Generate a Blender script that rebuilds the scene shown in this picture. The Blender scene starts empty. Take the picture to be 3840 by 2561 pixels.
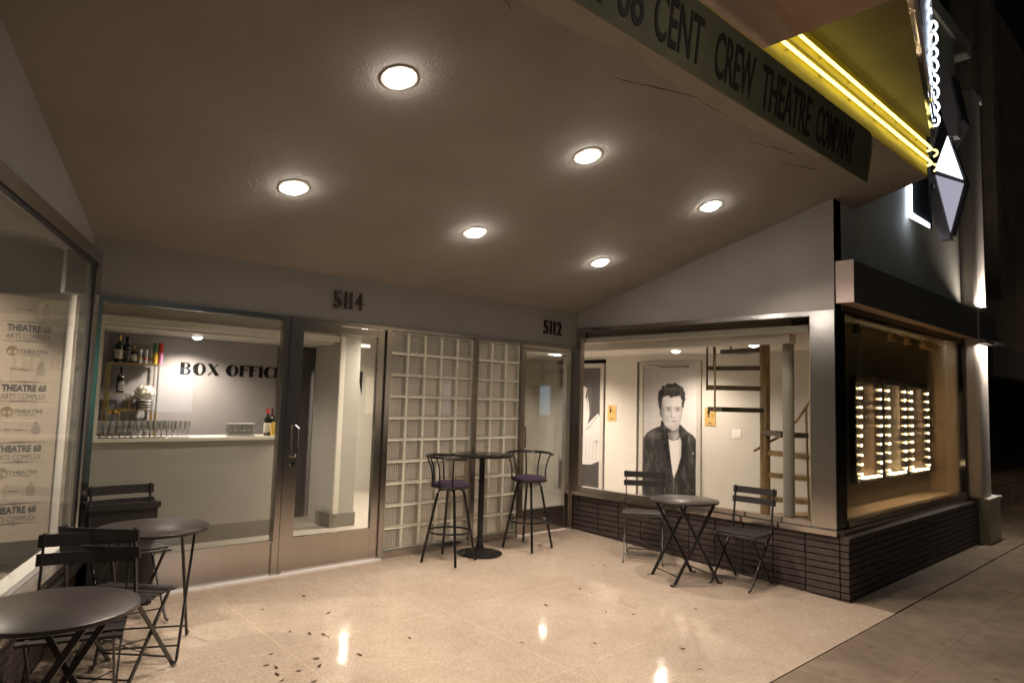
import bpy, bmesh, math, random
from mathutils import Vector, Matrix
random.seed(7)
S = bpy.context.scene
COL = S.collection
PI = math.pi
R = math.radians

# ------------------------------------------------------------------ camera
yaw, pitch, roll = .7476, .0853, .0286
fw = Vector((math.sin(yaw)*math.cos(pitch), math.cos(yaw)*math.cos(pitch), math.sin(pitch)))
rt = Vector((math.cos(yaw), -math.sin(yaw), 0)); up = rt.cross(fw)
c_, s_ = math.cos(roll), math.sin(roll)
rt, up = c_*rt+s_*up, -s_*rt+c_*up
cam = bpy.data.cameras.new('camera'); co = bpy.data.objects.new('camera', cam); COL.objects.link(co)
cam.sensor_width = 36; cam.lens = 2554.4/3840*36; cam.clip_start = .05; cam.clip_end = 400
m = Matrix((rt, up, -fw)).transposed().to_4x4(); m.translation = Vector((-3.5092, -5.466, 1.4784))
co.matrix_world = m; S.camera = co

# ------------------------------------------------------------------ world, exposure
w = bpy.data.worlds.new('World'); S.world = w; w.use_nodes = True
wn = w.node_tree; bg = wn.nodes['Background']
sky = wn.nodes.new('ShaderNodeTexSky'); sky.sky_type = 'NISHITA'; sky.sun_disc = False
sky.sun_elevation = R(-3); sky.sun_rotation = R(200)
wn.links.new(sky.outputs[0], bg.inputs[0]); bg.inputs[1].default_value = .02
S.view_settings.view_transform = 'Standard'; S.view_settings.look = 'None'
S.view_settings.exposure = 0; S.view_settings.gamma = 1
S.cycles.use_denoising = True; S.cycles.max_bounces = 8; S.cycles.diffuse_bounces = 5
S.cycles.glossy_bounces = 5; S.cycles.transparent_max_bounces = 16; S.cycles.sample_clamp_indirect = 4
S.cycles.caustics_reflective = False; S.cycles.caustics_refractive = False
WARM = (1, .832, .705)
P_DOWN = 118; P_LOBBY = 200; P_BOX = 122; P_STREET_FILL = 520

# ------------------------------------------------------------------ helpers
def tag(o, label=None, cat=None, group=None, kind=None):
    if label: o['label'] = label
    if cat: o['category'] = cat
    if group: o['group'] = group
    if kind: o['kind'] = kind
    return o
def empty(name, loc, label=None, cat=None, group=None, rz=0):
    o = bpy.data.objects.new(name, None); COL.objects.link(o); o.location = loc; o.rotation_euler = (0, 0, rz)
    o.empty_display_size = .1
    return tag(o, label, cat, group)
class MB:
    def __init__(s): s.b = bmesh.new()
    def box(s, x0, x1, y0, y1, z0, z1):
        v = [s.b.verts.new((x, y, z)) for x in (x0, x1) for y in (y0, y1) for z in (z0, z1)]
        for f in ((0,1,3,2), (4,6,7,5), (0,4,5,1), (2,3,7,6), (0,2,6,4), (1,5,7,3)): s.b.faces.new([v[i] for i in f])
        return s
    def obox(s, c, u, v, w_):    # centre and three half-axis vectors
        c, u, v, w_ = map(Vector, (c, u, v, w_))
        p = [s.b.verts.new(c+a*u+b*v+d*w_) for a in (-1, 1) for b in (-1, 1) for d in (-1, 1)]
        for f in ((0,1,3,2), (4,6,7,5), (0,4,5,1), (2,3,7,6), (0,2,6,4), (1,5,7,3)): s.b.faces.new([p[i] for i in f])
        return s
    def prism(s, pts, vec):      # polygon extruded along vec
        pts = [Vector(p) for p in pts]; vec = Vector(vec)
        a = [s.b.verts.new(p) for p in pts]; b = [s.b.verts.new(p+vec) for p in pts]
        s.b.faces.new(a[::-1]); s.b.faces.new(b); n = len(a)
        for i in range(n): s.b.faces.new((a[i], a[(i+1) % n], b[(i+1) % n], b[i]))
        return s
    def bar(s, p, q, wd, th, side=(0, 0, 1)):   # flat bar from p to q
        p, q = Vector(p), Vector(q); d = (q-p); l = d.length/2; d.normalize()
        sd = Vector(side); sd = (sd-d*sd.dot(d)).normalized(); t = d.cross(sd)
        return s.obox((p+q)/2, d*l, sd*wd/2, t*th/2)
    def tube(s, pts, r, n=8, closed=False):
        pts = [Vector(p) for p in pts]; rings = []; N = len(pts)
        for i, p in enumerate(pts):
            if closed: d = pts[(i+1) % N]-pts[i-1]
            else: d = pts[min(i+1, N-1)]-pts[max(i-1, 0)]
            d.normalize(); a = Vector((0, 0, 1)) if abs(d.z) < .9 else Vector((1, 0, 0))
            u = d.cross(a).normalized(); v = d.cross(u)
            rr = r[i] if isinstance(r, (list, tuple)) else r
            rings.append([s.b.verts.new(p+rr*(math.cos(2*PI*k/n)*u+math.sin(2*PI*k/n)*v)) for k in range(n)])
        for i in range(N if closed else N-1):
            A, B = rings[i], rings[(i+1) % N]
            off = 0
            if closed and i == N-1:
                off = min(range(n), key=lambda o: (A[0].co-B[o].co).length)
            for k in range(n): s.b.faces.new((A[k], A[(k+1) % n], B[(k+1+off) % n], B[(k+off) % n]))
        if not closed: s.b.faces.new(rings[0][::-1]); s.b.faces.new(rings[-1])
        return s
    def lathe(s, prof, c=(0, 0, 0), n=24):       # prof: list of (r, z)
        rings = []
        for r, z in prof:
            if r < 1e-5: rings.append([s.b.verts.new((c[0], c[1], c[2]+z))])
            else: rings.append([s.b.verts.new((c[0]+r*math.cos(2*PI*k/n), c[1]+r*math.sin(2*PI*k/n), c[2]+z)) for k in range(n)])
        for A, B in zip(rings, rings[1:]):
            for k in range(n):
                if len(A) == 1 and len(B) == 1: continue
                if len(A) == 1: s.b.faces.new((A[0], B[(k+1) % n], B[k]))
                elif len(B) == 1: s.b.faces.new((A[k], A[(k+1) % n], B[0]))
                else: s.b.faces.new((A[k], A[(k+1) % n], B[(k+1) % n], B[k]))
        return s
    def text(s, txt, org, xdir, ydir, height, width=None, depth=.003, bold=0., align='L', space=1):
        cu = bpy.data.curves.new('t', 'FONT'); cu.body = txt; cu.extrude = 0; cu.offset = bold; cu.space_character = space
        cu.resolution_u = 3
        ob = bpy.data.objects.new('t', cu); COL.objects.link(ob)
        me = bpy.data.meshes.new_from_object(ob.evaluated_get(bpy.context.evaluated_depsgraph_get()))
        bpy.data.objects.remove(ob); bpy.data.curves.remove(cu)
        xs = [v.co.x for v in me.vertices]; ys = [v.co.y for v in me.vertices]
        x0, x1, y0, y1 = min(xs), max(xs), min(ys), max(ys)
        sy = height/(y1-y0); sx = width/(x1-x0) if width else sy
        xd, yd = Vector(xdir).normalized(), Vector(ydir).normalized(); n = xd.cross(yd)
        sh = {'L': 0, 'C': -(x1-x0)*sx/2, 'R': -(x1-x0)*sx}[align]
        vm = [s.b.verts.new(Vector(org)+xd*((v.co.x-x0)*sx+sh)+yd*(v.co.y-y0)*sy+n*depth) for v in me.vertices]
        fs = []
        for p in me.polygons:
            try: fs.append(s.b.faces.new([vm[i] for i in p.vertices]))
            except ValueError: pass
        if depth:
            ex = bmesh.ops.extrude_face_region(s.b, geom=fs)
            for g in ex['geom']:
                if isinstance(g, bmesh.types.BMVert): g.co -= n*depth
        bpy.data.meshes.remove(me)
        return s
    def build(s, name, mat, parent=None, smooth=False, bevel=0, org=None, seg=1, label=None, cat=None, group=None, kind=None):
        if org is not None:
            for v in s.b.verts: v.co -= Vector(org)
        if bevel:
            eds = [e for e in s.b.edges if len(e.link_faces) == 2 and e.calc_face_angle(0) > .5]
            bmesh.ops.bevel(s.b, geom=eds, offset=bevel, segments=seg, affect='EDGES', clamp_overlap=True)
        bmesh.ops.recalc_face_normals(s.b, faces=s.b.faces)
        me = bpy.data.meshes.new(name); s.b.to_mesh(me); s.b.free()
        for f in me.polygons: f.use_smooth = smooth
        if smooth:
            try: me.set_sharp_from_angle(angle=R(40))
            except Exception: pass
        me.materials.append(mat)
        o = bpy.data.objects.new(name, me); COL.objects.link(o)
        if parent: o.parent = parent
        if org is not None and parent is None: o.location = org
        return tag(o, label, cat, group, kind)
def kids(o): return [c for c in bpy.data.objects if c.parent == o]
def dup(o, loc, rz=None, label=None, parent=None):
    def cp(a, par):
        n = a.copy(); COL.objects.link(n)
        if par: n.parent = par
        for ch in kids(a): cp(ch, n)
        return n
    r_ = cp(o, parent); r_.location = loc
    if rz is not None: r_.rotation_euler = (0, 0, rz)
    if label: r_['label'] = label
    return r_

# ------------------------------------------------------------------ materials
def mat(name, col, rough=.6, metal=0., spec=.5, noise=0., nscale=8., bump=0., bscale=60., coat=0., nstretch=None, emit=None, estr=0., rvar=0.):
    mt = bpy.data.materials.new(name); mt.use_nodes = True; nt = mt.node_tree; b = nt.nodes['Principled BSDF']
    b.inputs['Base Color'].default_value = (*col, 1); b.inputs['Roughness'].default_value = rough
    b.inputs['Metallic'].default_value = metal; b.inputs['Specular IOR Level'].default_value = spec
    b.inputs['Coat Weight'].default_value = coat
    if emit: b.inputs['Emission Color'].default_value = (*emit, 1); b.inputs['Emission Strength'].default_value = estr
    tc = nt.nodes.new('ShaderNodeTexCoord'); mp = nt.nodes.new('ShaderNodeMapping'); nt.links.new(tc.outputs['Object'], mp.inputs[0])
    if nstretch: mp.inputs['Scale'].default_value = nstretch
    if noise:
        n = nt.nodes.new('ShaderNodeTexNoise'); n.inputs['Scale'].default_value = nscale; n.inputs['Detail'].default_value = 6
        nt.links.new(mp.outputs[0], n.inputs[0])
        r_ = nt.nodes.new('ShaderNodeMapRange'); r_.inputs[1].default_value = .3; r_.inputs[2].default_value = .7
        r_.inputs[3].default_value = 1-noise; r_.inputs[4].default_value = 1+noise; nt.links.new(n.outputs[0], r_.inputs[0])
        mx = nt.nodes.new('ShaderNodeVectorMath'); mx.operation = 'SCALE'; mx.inputs[0].default_value = col
        nt.links.new(r_.outputs[0], mx.inputs['Scale']); nt.links.new(mx.outputs[0], b.inputs['Base Color'])
        if rvar:
            r2 = nt.nodes.new('ShaderNodeMapRange'); r2.inputs[1].default_value = .3; r2.inputs[2].default_value = .7
            r2.inputs[3].default_value = max(.02, rough-rvar); r2.inputs[4].default_value = rough+rvar
            nt.links.new(n.outputs[0], r2.inputs[0]); nt.links.new(r2.outputs[0], b.inputs['Roughness'])
    if bump:
        n2 = nt.nodes.new('ShaderNodeTexNoise'); n2.inputs['Scale'].default_value = bscale; n2.inputs['Detail'].default_value = 3
        nt.links.new(mp.outputs[0], n2.inputs[0]); bp = nt.nodes.new('ShaderNodeBump'); bp.inputs['Strength'].default_value = bump
        bp.inputs['Distance'].default_value = .004; nt.links.new(n2.outputs[0], bp.inputs['Height']); nt.links.new(bp.outputs[0], b.inputs['Normal'])
    return mt
def emis(name, col, st):
    mt = bpy.data.materials.new(name); mt.use_nodes = True; nt = mt.node_tree; nt.nodes.clear()
    o = nt.nodes.new('ShaderNodeOutputMaterial'); e = nt.nodes.new('ShaderNodeEmission'); e.inputs[0].default_value = (*col, 1); e.inputs[1].default_value = st
    nt.links.new(e.outputs[0], o.inputs[0]); return mt
def glassmat(name, tint=(.93, .96, .93), k=1., rough=.0):
    mt = bpy.data.materials.new(name); mt.use_nodes = True; nt = mt.node_tree; nt.nodes.clear()
    o = nt.nodes.new('ShaderNodeOutputMaterial'); t = nt.nodes.new('ShaderNodeBsdfTransparent'); t.inputs[0].default_value = (*tint, 1)
    g = nt.nodes.new('ShaderNodeBsdfGlossy'); g.inputs['Roughness'].default_value = rough; g.inputs[0].default_value = (1, 1, 1, 1)
    f = nt.nodes.new('ShaderNodeFresnel'); f.inputs[0].default_value = 1.45; mu = nt.nodes.new('ShaderNodeMath'); mu.operation = 'MULTIPLY'; mu.inputs[1].default_value = k
    mu.use_clamp = True
    x = nt.nodes.new('ShaderNodeMixShader'); nt.links.new(f.outputs[0], mu.inputs[0]); nt.links.new(mu.outputs[0], x.inputs[0])
    nt.links.new(t.outputs[0], x.inputs[1]); nt.links.new(g.outputs[0], x.inputs[2]); nt.links.new(x.outputs[0], o.inputs[0]); return mt
M = {}
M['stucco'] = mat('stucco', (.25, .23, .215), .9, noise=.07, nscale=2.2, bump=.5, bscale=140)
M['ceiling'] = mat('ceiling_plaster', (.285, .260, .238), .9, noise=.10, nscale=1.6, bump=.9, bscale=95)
M['stucco_shade'] = mat('header_stucco_shade', (.205, .185, .165), .9, noise=.07, nscale=2.2, bump=.5, bscale=140)  # same stucco, darkened for the weak lamplight reaching the back header
M['ceil_spill'] = mat('spill_lit_plaster', (.33, .30, .27), .85, noise=.10, nscale=3, bump=.8, bscale=70)
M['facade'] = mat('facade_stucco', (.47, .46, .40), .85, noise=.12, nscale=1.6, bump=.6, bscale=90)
M['steel'] = mat('brushed_steel', (.56, .53, .50), .19, metal=1, noise=.03, nscale=40, nstretch=(1, 1, .03))
M['steel_dark'] = mat('dark_steel', (.34, .32, .30), .19, metal=1, noise=.015, nscale=3)
M['chrome'] = mat('chrome', (.7, .7, .7), .08, metal=1, bump=.3, bscale=5)
M['black_paint'] = mat('black_paint', (.012, .012, .012), .25, bump=.05)
M['frame_black'] = mat('black_frame', (.01, .011, .012), .12, spec=.6)
M['furn'] = mat('furniture_paint', (.020, .017, .016), .42, noise=.15, nscale=20)
M['tabletop'] = mat('tabletop_paint', (.032, .026, .024), .35, noise=.1, nscale=12, bump=.06, bscale=150)
M['pub'] = mat('pub_black', (.012, .011, .011), .22)
M['purple'] = mat('purple_cushion', (.026, .010, .033), .8, noise=.25, nscale=30, bump=.4, bscale=200)
M['brick'] = mat('brown_brick', (.052, .038, .033), .62, noise=.28, nscale=14, bump=.7, bscale=60)
M['mortar'] = mat('dark_mortar', (.022, .018, .016), .95, bump=.5)
M['wall_in'] = mat('lobby_paint', (.49, .465, .42), .75, noise=.04, nscale=1.2, bump=.12, bscale=60)
M['wall_office'] = mat('office_paint', (.39, .365, .33), .75, noise=.04, nscale=1.2)
M['trim'] = mat('white_trim', (.72, .67, .60), .45)
M['purple_wall'] = mat('mauve_wall', (.30, .275, .285), .6, noise=.05, nscale=3)
M['mauve_dark'] = mat('dark_mauve', (.115, .10, .10), .6, noise=.05, nscale=3)
M['baseboard'] = mat('grey_baseboard', (.20, .18, .155), .5)
M['lobby_floor'] = mat('lobby_floor', (.36, .32, .28), .3, noise=.12, nscale=9)
M['black'] = mat('black_letters', (.006, .006, .006), .85, spec=.2)
M['bronze'] = mat('bronze_numbers', (.03, .018, .012), .35, metal=.6)
M['gold'] = mat('gold_metal', (.62, .38, .10), .3, metal=1, noise=.15, nscale=20)
M['gold_sign'] = mat('gold_sign', (.55, .36, .13), .45, metal=.35)
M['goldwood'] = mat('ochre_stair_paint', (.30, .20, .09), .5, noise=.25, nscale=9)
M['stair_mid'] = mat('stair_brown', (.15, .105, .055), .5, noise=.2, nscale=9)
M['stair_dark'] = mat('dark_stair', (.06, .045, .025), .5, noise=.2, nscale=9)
M['grey_col'] = mat('grey_column', (.30, .28, .25), .45)
M['white'] = mat('white_paint', (.75, .72, .68), .5)
M['flower'] = mat('white_petals', (.80, .76, .68), .8)
M['mat_black'] = mat('matte_black', (.015, .014, .014), .7)
M['red'] = mat('red_foil', (.5, .03, .02), .35); M['dkred'] = mat('maroon_foil', (.10, .018, .018), .4)
M['green'] = mat('green_pack', (.06, .18, .09), .4); M['yellow'] = mat('yellow_pack', (.55, .36, .04), .4)
M['pink'] = mat('pink_pack', (.5, .16, .30), .4); M['silver'] = mat('silver_can', (.7, .68, .68), .25, metal=.7)
M['bottle'] = mat('dark_bottle_glass', (.010, .012, .008), .08, spec=.8)
M['label_w'] = mat('cream_label', (.62, .56, .46), .6); M['label_k'] = mat('dark_label', (.08, .07, .07), .6)
M['cider'] = mat('golden_drink', (.55, .35, .08), .1, spec=.8)
M['glass'] = glassmat('window_glass', k=.85)

M['glass_r'] = glassmat('lobby_window_glass', (.95, .96, .94), k=.42)
def hazy(name, tint, k, haze, col, rough=.03):
    mt = glassmat(name, tint, k, rough); nt = mt.node_tree; x = [n for n in nt.nodes if n.type == 'MIX_SHADER'][0]; t = [n for n in nt.nodes if n.type == 'BSDF_TRANSPARENT'][0]
    d = nt.nodes.new('ShaderNodeBsdfDiffuse'); d.inputs[0].default_value = (*col, 1); t2 = nt.nodes.new('ShaderNodeBsdfTranslucent'); t2.inputs[0].default_value = (*col, 1)
    y = nt.nodes.new('ShaderNodeMixShader'); y.inputs[0].default_value = .5; nt.links.new(d.outputs[0], y.inputs[1]); nt.links.new(t2.outputs[0], y.inputs[2])
    m2 = nt.nodes.new('ShaderNodeMixShader'); m2.inputs[0].default_value = haze; nt.links.new(t.outputs[0], m2.inputs[1]); nt.links.new(y.outputs[0], m2.inputs[2]); nt.links.new(m2.outputs[0], x.inputs[1]); return mt
M['glass_l'] = hazy('left_window_glass', (.96, .98, .96), .26, .05, (.7, .7, .64), 0.)
M['blockface'] = hazy('glass_block_face', (.98, .98, .95), 1., .19, (.95, .92, .82), .06)
M['cup'] = glassmat('clear_glassware', (.93, .93, .93), k=2.5, rough=.05)
nt_ = M['cup'].node_tree; mxs = [n for n in nt_.nodes if n.type == 'MIX_SHADER'][0]; tr_ = [n for n in nt_.nodes if n.type == 'BSDF_TRANSPARENT'][0]
df_ = nt_.nodes.new('ShaderNodeBsdfDiffuse'); df_.inputs[0].default_value = (.9, .88, .88, 1); m2_ = nt_.nodes.new('ShaderNodeMixShader'); m2_.inputs[0].default_value = .13
nt_.links.new(tr_.outputs[0], m2_.inputs[1]); nt_.links.new(df_.outputs[0], m2_.inputs[2]); nt_.links.new(m2_.outputs[0], mxs.inputs[1])
M['lamp'] = emis('lamp_lens', (1, .92, .82), 120); M['lamp_in'] = emis('lamp_lens_interior', (1, .92, .84), 16)
M['lampring'] = mat('lamp_trim_ring', (.85, .78, .70), .5)
M['neon'] = emis('yellow_neon', (1, .82, .22), 3.6)
M['bulb'] = emis('warm_bulb', (1, .64, .35), 230)
M['bulbstrip'] = emis('warm_strip', (1, .60, .28), 12)
M['neonwhite'] = emis('white_neon', (.72, .82, 1), 8)
M['litwhite'] = emis('lit_white_panel', (.93, .96, 1), 2.4); M['litlilac'] = emis('dim_lilac_panel', (.62, .60, .74), .62)
M['tube'] = emis('fluorescent_tube', (1, .90, .78), 14)
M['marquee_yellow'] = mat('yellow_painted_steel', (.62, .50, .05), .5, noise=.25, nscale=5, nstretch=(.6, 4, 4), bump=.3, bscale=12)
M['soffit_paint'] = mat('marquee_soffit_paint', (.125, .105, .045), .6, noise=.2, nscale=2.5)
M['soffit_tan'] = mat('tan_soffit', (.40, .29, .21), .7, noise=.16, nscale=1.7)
M['board'] = mat('sign_board', (.125, .122, .07), .7, noise=.2, nscale=3)
M['boardtext'] = mat('sign_lettering', (.012, .011, .008), .7)
M['greysign'] = mat('grey_sign_metal', (.55, .53, .58), .5, noise=.15, nscale=4)
M['greysign_d'] = mat('dark_sign_metal', (.075, .075, .085), .5, noise=.15, nscale=4)
M['eyebrow'] = mat('eyebrow_dark', (.10, .095, .085), .6, noise=.15, nscale=5)
M['eyebrow_end'] = mat('eyebrow_end_cap', (.52, .42, .37), .7, noise=.08, nscale=6)
M['brown_under'] = mat('brown_underside', (.40, .26, .16), .6, noise=.1)
M['pilaster'] = mat('pilaster_plaster', (.55, .50, .46), .8, noise=.15, nscale=4, nstretch=(1, 1, .3), bump=.4)
M['display_wall'] = mat('display_brown_wall', (.40, .335, .22), .8, noise=.1, nscale=3)
M['display_tan'] = mat('display_tan_wall', (.62, .47, .32), .8, noise=.05, nscale=3)
M['dark_bldg'] = mat('dark_neighbour', (.17, .135, .10), .8, noise=.3, nscale=1.5)
M['dark_glass'] = mat('dark_window_glass', (.006, .006, .008), .08)
M['asphalt'] = mat('asphalt', (.05, .05, .05), .9, noise=.3, nscale=30)
M['leaf'] = mat('dry_leaf', (.10, .055, .022), .7)
M['bin'] = mat('black_plastic_bin', (.018, .015, .014), .4, bump=.2)
M['banner'] = mat('banner_fabric', (.40, .335, .265), .7)
M['banner_ink'] = mat('banner_ink', (.03, .03, .035), .8); M['banner_gold'] = mat('banner_gold_ink', (.22, .17, .09), .8); M['banner_grey'] = mat('banner_grey_ink', (.11, .09, .075), .8)
M['blue'] = mat('blue_mat', (.02, .04, .13), .7)
M['p_bg'] = mat('poster_light_grey', (.56, .52, .52), .5, noise=.05, nscale=2)
M['p_skin'] = mat('poster_skin_grey', (.60, .57, .55), .5); M['p_shade'] = mat('poster_shade_grey', (.30, .285, .28), .5)
M['p_dark'] = mat('poster_dark_grey', (.030, .027, .028), .5); M['p_jacket'] = mat('poster_jacket_grey', (.055, .048, .048), .5, noise=.75, nscale=9)
M['p_hair'] = mat('poster_hair_grey', (.055, .05, .05), .5, noise=.9, nscale=38, nstretch=(1, 1, 2)); M['p_white'] = mat('poster_white', (.42, .405, .40), .5)
M['p_mid'] = mat('poster_mid_grey', (.17, .16, .16), .5)

# terrazzo
def terrazzo():
    mt = mat('terrazzo', (.6, .47, .35), .09); nt = mt.node_tree; b = nt.nodes['Principled BSDF']
    tc = nt.nodes.new('ShaderNodeTexCoord')
    def N(t, **k):
        n = nt.nodes.new(t)
        for a, v in k.items(): n.inputs[a].default_value = v
        nt.links.new(tc.outputs['Object'], n.inputs[0]) if 'Vector' in n.inputs else None
        return n
    def ramp(src, pts):
        r_ = nt.nodes.new('ShaderNodeValToRGB'); e = r_.color_ramp.elements
        for i, (p, c) in enumerate(pts):
            el = e[i] if i < 2 else e.new(p)
            el.position = p; el.color = (*c, 1)
        nt.links.new(src, r_.inputs[0]); return r_
    def mul(a, bb, f=1.):
        x = nt.nodes.new('ShaderNodeMix'); x.data_type = 'RGBA'; x.blend_type = 'MULTIPLY'; x.inputs[0].default_value = f
        nt.links.new(a, x.inputs[6]); nt.links.new(bb, x.inputs[7]); return x.outputs[2]
    vo = N('ShaderNodeTexVoronoi', Scale=150.)
    base = ramp(vo.outputs['Color'], [(0, (.41, .325, .245)), (.5, (.515, .425, .33)), (1, (.62, .53, .43))])
    n1 = N('ShaderNodeTexNoise', Scale=1.1, Detail=5.); a = mul(base.outputs[0], ramp(n1.outputs[0], [(.3, (.84, .82, .80)), (.7, (1.04, 1.03, 1.02))]).outputs[0])
    n2 = N('ShaderNodeTexNoise', Scale=7., Detail=8.); a = mul(a, ramp(n2.outputs[0], [(.32, (.93, .92, .90)), (.5, (1, 1, 1))]).outputs[0])
    # small stains
    v2 = N('ShaderNodeTexVoronoi', Scale=9.); a = mul(a, ramp(v2.outputs['Distance'], [(.035, (.42, .34, .26)), (.06, (1, 1, 1))]).outputs[0], .9)
    # cracks: edges of a large distorted voronoi
    nd = N('ShaderNodeTexNoise', Scale=2.5, Detail=6.)
    mxv = nt.nodes.new('ShaderNodeMix'); mxv.data_type = 'RGBA'; mxv.inputs[0].default_value = .35
    nt.links.new(tc.outputs['Object'], mxv.inputs[6]); nt.links.new(nd.outputs['Color'], mxv.inputs[7])
    v3 = nt.nodes.new('ShaderNodeTexVoronoi'); v3.feature = 'DISTANCE_TO_EDGE'; v3.inputs['Scale'].default_value = .85; nt.links.new(mxv.outputs[2], v3.inputs[0])
    a = mul(a, ramp(v3.outputs[0], [(.0008, (.80, .74, .68)), (.0028, (1, 1, 1))]).outputs[0], .55)
    # divider strips of the poured panels
    mp = nt.nodes.new('ShaderNodeMapping'); mp.inputs['Location'].default_value = (.35, .2, 0); nt.links.new(tc.outputs['Object'], mp.inputs[0])
    br = nt.nodes.new('ShaderNodeTexBrick'); br.offset = 0; br.inputs['Scale'].default_value = 1; br.inputs['Brick Width'].default_value = 1.22; br.inputs['Row Height'].default_value = 1.22
    br.inputs['Mortar Size'].default_value = .0032; br.inputs['Color1'].default_value = br.inputs['Color2'].default_value = (1, 1, 1, 1); br.inputs['Mortar'].default_value = (1.28, 1.25, 1.2, 1)
    nt.links.new(mp.outputs[0], br.inputs[0]); a = mul(a, br.outputs[0])
    nt.links.new(a, b.inputs['Base Color'])
    rr = nt.nodes.new('ShaderNodeMapRange'); rr.inputs[1].default_value = .35; rr.inputs[2].default_value = .7; rr.inputs[3].default_value = .05; rr.inputs[4].default_value = .12
    nt.links.new(n2.outputs[0], rr.inputs[0]); nt.links.new(rr.outputs[0], b.inputs['Roughness'])
    bp = nt.nodes.new('ShaderNodeBump'); bp.inputs['Strength'].default_value = .05; bp.inputs['Distance'].default_value = .01
    nt.links.new(n1.outputs[0], bp.inputs['Height']); nt.links.new(bp.outputs[0], b.inputs['Normal'])
    return mt
M['terrazzo'] = terrazzo()
def concrete():
    mt = mat('concrete_sidewalk', (.3, .24, .19), .75); nt = mt.node_tree; b = nt.nodes['Principled BSDF']; tc = nt.nodes.new('ShaderNodeTexCoord')
    def nz(s, d=6.):
        n = nt.nodes.new('ShaderNodeTexNoise'); n.inputs['Scale'].default_value = s; n.inputs['Detail'].default_value = d; nt.links.new(tc.outputs['Object'], n.inputs[0]); return n.outputs[0]
    def ramp(src, p0, c0, p1, c1):
        r_ = nt.nodes.new('ShaderNodeValToRGB'); e = r_.color_ramp.elements; e[0].position = p0; e[0].color = (*c0, 1); e[1].position = p1; e[1].color = (*c1, 1); nt.links.new(src, r_.inputs[0]); return r_.outputs[0]
    def mul(a, bb):
        x = nt.nodes.new('ShaderNodeMix'); x.data_type = 'RGBA'; x.blend_type = 'MULTIPLY'; x.inputs[0].default_value = 1; nt.links.new(a, x.inputs[6]); nt.links.new(bb, x.inputs[7]); return x.outputs[2]
    a = ramp(nz(1.3), .3, (.15, .112, .078), .72, (.27, .21, .15))
    a = mul(a, ramp(nz(9.), .3, (.78, .76, .74), .6, (1.05, 1.05, 1.05))); a = mul(a, ramp(nz(160., 2.), .3, (.8, .8, .8), .7, (1.1, 1.1, 1.1)))
    v = nt.nodes.new('ShaderNodeTexVoronoi'); v.inputs['Scale'].default_value = 3.2; nt.links.new(tc.outputs['Object'], v.inputs[0])
    a = mul(a, ramp(v.outputs['Distance'], .05, (.5, .46, .42), .075, (1, 1, 1)))
    nt.links.new(a, b.inputs['Base Color'])
    bp = nt.nodes.new('ShaderNodeBump'); bp.inputs['Strength'].default_value = .5; bp.inputs['Distance'].default_value = .004; nt.links.new(nz(120., 3.), bp.inputs['Height']); nt.links.new(bp.outputs[0], b.inputs['Normal'])
    return mt
M['concrete'] = concrete()
def blockback():
    # ribbed back face of a glass block: fine grid of bright ribs, lit from the room behind
    mt = bpy.data.materials.new('glass_block_ribs'); mt.use_nodes = True; nt = mt.node_tree; nt.nodes.clear()
    out = nt.nodes.new('ShaderNodeOutputMaterial'); tc = nt.nodes.new('ShaderNodeTexCoord'); sp = nt.nodes.new('ShaderNodeSeparateXYZ'); nt.links.new(tc.outputs['Object'], sp.inputs[0])
    def wave(i, per):
        a = nt.nodes.new('ShaderNodeMath'); a.operation = 'MULTIPLY'; a.inputs[1].default_value = 2*PI/per; nt.links.new(sp.outputs[i], a.inputs[0])
        b = nt.nodes.new('ShaderNodeMath'); b.operation = 'SINE'; nt.links.new(a.outputs[0], b.inputs[0])
        c = nt.nodes.new('ShaderNodeMapRange'); c.inputs[1].default_value = -1; c.inputs[2].default_value = 1; nt.links.new(b.outputs[0], c.inputs[0]); return c.outputs[0]
    mu = nt.nodes.new('ShaderNodeMath'); mu.operation = 'MAXIMUM'; nt.links.new(wave(0, .0205), mu.inputs[0]); nt.links.new(wave(2, .0205), mu.inputs[1])
    r_ = nt.nodes.new('ShaderNodeValToRGB'); e = r_.color_ramp.elements; e[0].position = .55; e[0].color = (.23, .18, .175, 1); e[1].position = .95; e[1].color = (.98, .96, .90, 1)
    nt.links.new(mu.outputs[0], r_.inputs[0])
    d = nt.nodes.new('ShaderNodeBsdfDiffuse'); t = nt.nodes.new('ShaderNodeBsdfTranslucent'); gl = nt.nodes.new('ShaderNodeBsdfGlossy'); gl.inputs['Roughness'].default_value = .12
    bp = nt.nodes.new('ShaderNodeBump'); bp.inputs['Strength'].default_value = 1; bp.inputs['Distance'].default_value = .01; nt.links.new(mu.outputs[0], bp.inputs['Height'])
    nt.links.new(r_.outputs[0], d.inputs[0]); nt.links.new(r_.outputs[0], t.inputs[0]); nt.links.new(bp.outputs[0], gl.inputs['Normal'])
    x = nt.nodes.new('ShaderNodeMixShader'); x.inputs[0].default_value = .68; nt.links.new(d.outputs[0], x.inputs[1]); nt.links.new(t.outputs[0], x.inputs[2])
    y = nt.nodes.new('ShaderNodeMixShader'); y.inputs[0].default_value = .12; nt.links.new(x.outputs[0], y.inputs[1]); nt.links.new(gl.outputs[0], y.inputs[2]); nt.links.new(y.outputs[0], out.inputs[0])
    return mt
M['blockback'] = blockback()
M['blockedge'] = mat('glass_block_edge', (.74, .71, .60), .2, noise=.12, nscale=25, spec=.8)

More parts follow.
